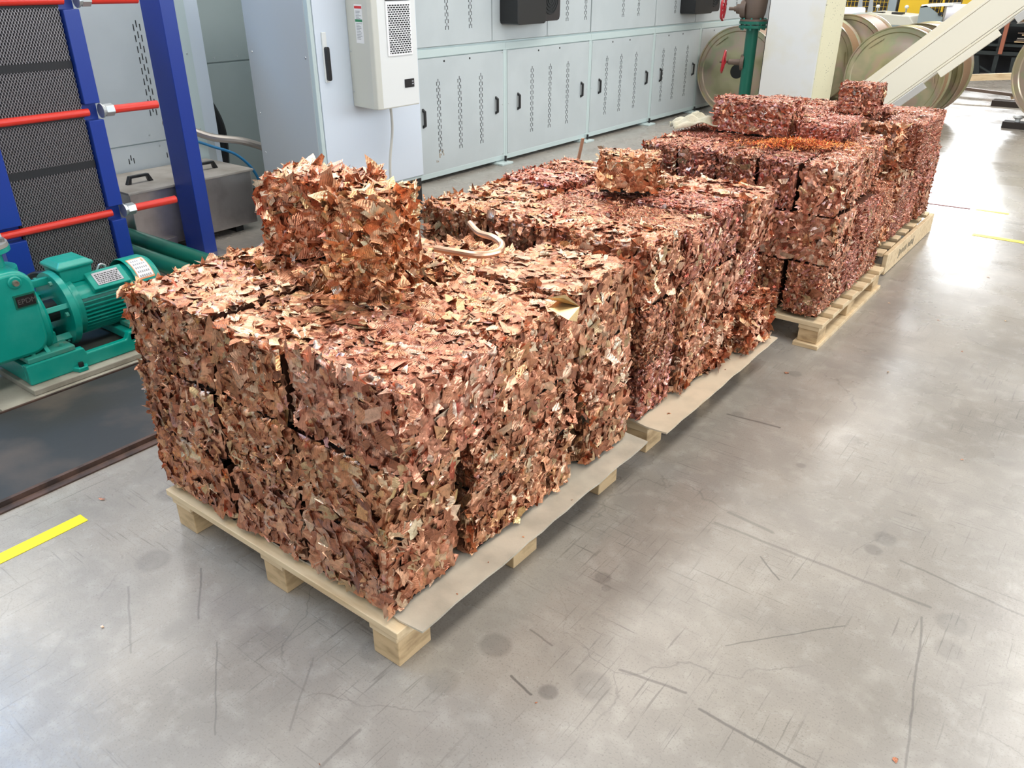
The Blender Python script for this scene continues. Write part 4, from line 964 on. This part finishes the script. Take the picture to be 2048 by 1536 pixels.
MB().lathe((XP-.08, 9.46, 1.26), (-1, -.15, 0), [(0, .10), (.06, .09), (.062, .055), (.11, .05), (.112, .028), (.14, .028), (.145, .018), (.20, .018)], 20).build('bonnet', BROWNC, t, smooth=True)
def wheel(c, axis, R, parent, mat):
    a = Vector(axis).normalized(); u = a.orthogonal().normalized(); w_ = a.cross(u); c = Vector(c)
    ring = MB().tube([c+(u*math.cos(g*PI/15)+w_*math.sin(g*PI/15))*R*(1+.06*math.cos(g*PI/2.5)) for g in range(31)], R*.11, 8)
    for k in range(5):
        g = k*2*PI/5; d = u*math.cos(g)+w_*math.sin(g); e = u*math.cos(g+.2)+w_*math.sin(g+.2)
        ring.tube([c+d*R*.15-a*.015, c+e*R*.6-a*.012, c+d*R], R*.075, 6)
    ring.lathe(c-a*.03, a, [(0, R*.2), (.05, R*.17)], 12)
    for k in range(6):
        g = k*2*PI/6; d = u*math.cos(g)+w_*math.sin(g); ring.lathe(c+d*R*1.04, d, [(0, R*.09), (R*.12, R*.05)], 8)
    return ring.build('handwheel', mat, parent, smooth=True)
wheel((-4.20, 9.42, 1.27), (-1, -.25, 0), .125, t, REDP)
t = empty('lower_valve', (-4.02, 9.45, .65), label='small valve with a red handwheel in front of the zinc reel', cat='valve')
MB().lathe((XP-.05, 9.5, .70), (-1, -.25, 0), [(0, .09), (.04, .085), (.05, .035), (.18, .03), (.19, .015), (.28, .015)], 16).build('valve_body', BROWNC, t, smooth=True)
wheel((-4.13, 9.43, .70), (-1, -.35, .1), .115, t, REDP)
MB().box(-3.80, -3.70, 9.78, 9.9, 0, 2.2).build('dark_duct', DARK, label='dark vertical duct between the green pipe and white column', cat='duct')
t = empty('concrete_column', (-3.31, 9.62, 0), label='square white painted concrete column with a cream speckled side', cat='column')
MB().box(-3.61, -3.01, 9.3, 9.95, 0, 7.9).build('shaft', COLF, t, bevel=.008)
MB().box(-3.011, -3.002, 9.305, 9.945, 0, 7.9).build('speckled_side', SPECK, t)

# ---------------------------------------------------------------- cable reels
def reel(x, y, r, wd, label, zc=None, dirt=0):
    zc = r if zc is None else zc
    t = empty('cable_reel', (x, y+wd/2, 0), (0, 0, 0), label, 'cable reel', 'zinc-coated steel cable reels')
    for s_, y0 in ((1, y), (-1, y+wd)):
        prof = [(0, .085), (0, r*.16), (.004, r*.30), (.004, r*.62), (.016, r*.68), (.016, r*.87), (.003, r*.89), (.003, r*.965), (-.012, r*.975), (-.014, r), (.012, r), (.016, r*.97), (.03, r*.9), (.03, .085)]
        fl = MB().lathe((x, y0, zc), (0, s_, 0), prof, 64, caps=False).build('flange', IRID, t, smooth=True)
        if s_ == 1:
            for k in range(3):
                a = 2.2+k*2.1; u = Vector((math.cos(a), 0, math.sin(a))); MB().obox(Vector((x, y0-.004, zc))+u*r*.80, u, (0, 1, 0), u.cross(Vector((0, 1, 0))), .006, .005, .09).build('rim_lug', IRID, fl)
    MB().cyl((x, y+.002, zc), (x, y+wd-.002, zc), .083, 28).build('hub_bore', DARK, t)
    MB().cyl((x, y+.028, zc), (x, y+wd-.028, zc), r*.962, 48).build('wrapping', KRAFT, t, smooth=True)
    return t
reel(-4.262, 10.16, .525, .5, 'zinc reel with black hub hole beside the green pipe')
reel(-2.484, 10.45, .545, .34, 'large zinc reel right behind the leaning cream beam')
reel(-2.41, 11.0, .55, .6, 'brown-wrapped reel standing just behind the large zinc reel')
reel(-3.86, 11.66, .555, .4, 'zinc reel partly hidden by the white column')
reel(-3.62, 12.2, .565, .7, 'brown-wrapped reel behind the one hidden by the column')
reel(-.80, 11.2, .60, .5, 'greenish zinc reel cut by the picture edge', zc=.66)
t = empty('wheel_chock', (-1.25, 11.35, 0), label='dark wooden chock under the greenish reel', cat='chock', )
MB().box(-1.36, -.4, 11.22, 11.40, 0, .07).build('chock_beam', P('dark_timber', (.03, .022, .018), .7), t, bevel=.004)
MB().lathe((-1.22, 11.3, .07), (0, 0, 1), [(0, .03), (.03, .03), (.05, .06), (.07, .05)], 14).build('white_roller', WHITE, t, smooth=True)

# ---------------------------------------------------------------- leaning cream beam
a = Vector((-2.62, 9.45, .20)); b = Vector((-.55, 9.65, 2.15)); d = (b-a).normalized(); yv = Vector((-.03, 1, -.05)); yv = (yv-d*yv.dot(d)).normalized(); n_ = d.cross(yv)*-1
if n_.z < 0: n_ = -n_
L_ = (b-a).length
t = empty('leaning_beam', a, label='cream painted steel beam leaning up towards the roof in front of the reels', cat='beam')
t['org'] = tuple(a)
MB().obox(a+d*L_/2, d, n_, yv, L_/2, .115, .012).build('web_plate', BEAMC, t, bevel=.002)
MB().obox(a+d*L_/2-n_*.13+yv*.06, d, n_, yv, L_/2, .010, .075).build('lower_flange', BEAMC, t, bevel=.002)
MB().obox(a+d*L_/2+n_*.13+yv*.06, d, n_, yv, L_/2, .010, .075).build('upper_flange', BEAMC, t, bevel=.002)
MB().obox(a+d*L_*.52+n_*.19+yv*.14, d, n_, yv, L_*.42, .05, .006).build('rear_strip', BEAMC, t)
for q, l_, m_ in ((.20, .20, P('galvanised_clamp', (.6, .57, .52), .3, .4)), (.43, .30, BEAMC), (.66, .20, P('galvanised_clamp', (.6, .57, .52), .3, .4))):
    MB().obox(a+d*L_*q-n_*.185-yv*.012, d, n_, yv, l_*(1.0), .035, .03).build('clamp_plate', m_, t, bevel=.003)
tube_obj('edge_tube', [a+d*L_*.1-n_*.152, a+d*L_*.5-n_*.152, a+d*L_*.98-n_*.152], .014, P('pale_tube', (.6, .55, .46), .35), t)

# ---------------------------------------------------------------- machines far behind
t = empty('roll_winder', (-4.1, 17.3, 0), label='low grey machine with cream sloped cover behind the reels', cat='machine')
MB().box(-5.0, -3.84, 17, 18.2, 0, .78).build('machine_base', P('blue_grey_paint', (.22, .27, .28), .5), t, bevel=.01)
MB().prism([(-4.95, .78), (-3.84, .78), (-3.98, .93), (-4.75, .98)], 'y', 17, 18.2).build('sloped_cover', P('cream_cover', (.55, .54, .46), .5), t, bevel=.008)
for x in (-4.6, -4.25): MB().box(x-.1, x+.1, 17.25, 17.4, .955, .985).build('cover_latch', BLACK, t)
t = empty('winder_stand', (-3.5, 17.3, .0), label='grey angular stand holding the big white roll', cat='machine')
MB().prism([(-3.82, 0), (-3.82, 1.10), (-3.72, 1.12), (-3.42, .93), (-3.42, 0)], 'y', 17.0, 17.06).build('stand_plate', P('stand_grey', (.25, .30, .31), .5), t, bevel=.004)
MB().prism([(-3.82, 1.08), (-3.80, 1.13), (-3.3, 1.16), (-3.3, 1.12)], 'y', 17.0, 17.7).build('top_cover', WHITE, t)
MB().cyl((-3.47, 16.97, .985), (-3.47, 17.1, .985), .03, 14).build('roll_shaft', BLACK, t)
def roll(c, L, r, label):
    t = empty('white_roll', c, label=label, cat='material roll', group=None)
    MB().lathe((c[0], c[1], c[2]), (1, .35, .0), [(0, .04), (0, r*.6), (0, r), (L, r), (L+.02, r*.8), (L+.02, .05)], 36).build('roll_body', P('white_film', (.80, .78, .82), .4), t, smooth=True)
roll((-3.42, 17.12, 1.0), .42, .145, 'big white film roll in the grey stand, far behind the reels')
roll((-5.3, 17.0, .96), .50, .10, 'small white film roll beside the white column top')
for x, y in ((-5.02, 17.5), (-4.85, 17.6)):
    MB().prism([(x-.05, .6), (x+.12, .6), (x+.02, 1.22), (x-.03, 1.22)], 'y', y, y+.03).build('fin_bracket', P('fin_grey', (.35, .38, .40), .5), label='grey upright fin bracket beside the small white roll' if x < -5 else 'second grey fin bracket further from the column', cat='bracket')
t = empty('yellow_safety_cage', (-4.5, 19.5, 0), label='yellow wire safety cage with solid yellow and grey panels', cat='safety cage')
for x0, x1, m_ in ((-6.3, -6.24, YELM), (-5.02, -4.86, P('cage_grey', (.30, .36, .40), .5)), (-4.80, -4.25, YELM), (-3.62, -3.45, YELM), (-3.44, -3.2, P('cage_grey', (.30, .36, .40), .5)), (-3.18, -3.08, YELM), (-2.86, -2.82, YELM)):
    MB().box(x0, x1, 19.5, 19.56, 0, 2.4).build('cage_panel', m_, t, bevel=.004)
mb = MB()
for x0, x1 in ((-6.24, -5.02), (-4.25, -3.62)):
    x = x0
    while x < x1: mb.box(x, x+.006, 19.52, 19.53, .1, 2.3); x += .075
    z = .1
    while z < 2.3: mb.box(x0, x1, 19.518, 19.524, z, z+.006); z += .09
mb.build('wire_mesh', YELM, t, kind='stuff')
MB().box(-3.98, -3.95, 19.48, 19.54, 0, 2.3).build('cage_post', YELM, t)
MB().box(-6.3, -2.9, 20.2, 20.9, 0, 2.3).build('dark_machine', P('dark_machinery', (.03, .028, .027), .6, var=((.09, .08, .07), 5, (.5, .7))), label='dark machinery enclosed behind the yellow cage', cat='machine')
for x in (-4.92, -4.38):
    t = empty('beacon_lamp', (x, 18.4, 0), label=f'white-capped signal lamp {"beside the grey cage panel" if x < -4.8 else "in front of the yellow cage panel"}', cat='signal lamp')
    MB().cyl((x, 18.4, .0), (x, 18.4, 1.02), .014, 8).build('lamp_pole', ZINC, t); MB().lathe((x, 18.4, 1.02), (0, 0, 1), [(0, .035), (.03, .04), (.055, .02)], 12).build('lamp_cap', WHITE, t, smooth=True)
# dark rack with scrap, right background
DT = P('dark_green_steel', (.012, .018, .018), .5)
t = empty('material_rack', (-2.2, 17.0, 0), label='dark steel rack loaded with flat scrap behind the cream beam', cat='rack')
for x in (-2.95, -2.45, -1.95): MB().box(x, x+.07, 17.0, 17.08, 0, 1.6).build('rack_post', DT, t)
MB().box(-3.05, -1.3, 16.98, 17.3, .36, .42).build('rack_beam', DT, t); MB().box(-3.05, -1.3, 16.98, 17.6, .50, .54).build('rack_shelf', DT, t); MB().box(-3.05, -1.3, 16.98, 17.6, .82, .86).build('rack_shelf', DT, t)
MB().box(-2.40, -2.34, 16.94, 17.0, .38, 1.7).build('copper_upright', P('copper_red_bar', (.35, .12, .07), .5, .3), t)
for i in range(7):
    z = .54+.028*i; MB().box(-2.1+random.uniform(-.2, .1), -1.2, 17.05, 17.55, z, z+.018).build('flat_stock', [DUSTY, WOODY, BROWNC, STEEL][i % 4], t)
for i in range(6):
    z = .86+.03*i; MB().obox((-1.8, 17.3, z), (1, .1, .12*(i % 3-1)), (0, 1, 0), (0, 0, 1), .45, .2, .008).build('flat_stock', [KRAFT, BROWNC, DUSTY][i % 3], t)
MB().box(-3.0, -1.4, 17.7, 18.6, .0, 1.4).build('dark_machine', P('dark_block', (.018, .018, .022), .6), label='dark machine block behind the loaded rack', cat='machine')
for x in (-2.75, -2.15): MB().prism([(x, 0), (x+.16, 0), (x+.07, .34), (x-.02, .34)], 'y', 16.9, 16.96).build('rack_foot', DT, t)
MB().obox((-2.55, 16.95, .13), (1, 0, -.5), (0, 1, 0), (.5, 0, 1), .2, .02, .012).build('rack_brace', DT, t)
# wooden trestle pieces on the floor
t = empty('timber_runner', (-2.0, 14.2, 0), label='light timber plank spanning low between the reels', cat='timber')
MB().obox((-2.0, 14.3, .26), (1, 0, .10), (0, 1, 0), (-.10, 0, 1), .62, .04, .045).build('plank', WOOD, t); MB().box(-2.6, -2.5, 14.25, 14.36, 0, .18).build('plank_prop', P('prop_timber', (.12, .07, .04), .7), t); MB().box(-1.46, -1.38, 14.25, 14.36, 0, .3).build('plank_prop', WOOD, t)
t = empty('dark_skid', (-1.7, 13.2, 0), label='dark iron bar lying on a black skid between the reels', cat='skid')
MB().obox((-1.75, 13.4, .14), (1, 0, -.06), (0, 1, 0), (.06, 0, 1), .55, .03, .02).build('iron_bar', BROWNC, t)
MB().box(-1.78, -1.15, 13.1, 13.3, 0, .075).build('skid_block', P('black_timber', (.03, .02, .016), .7), t)
MB().obox((-1.45, 13.5, .15), (1, 0, .45), (0, 1, 0), (-.45, 0, 1), .16, .03, .02).build('skid_arm', WOOD, t)
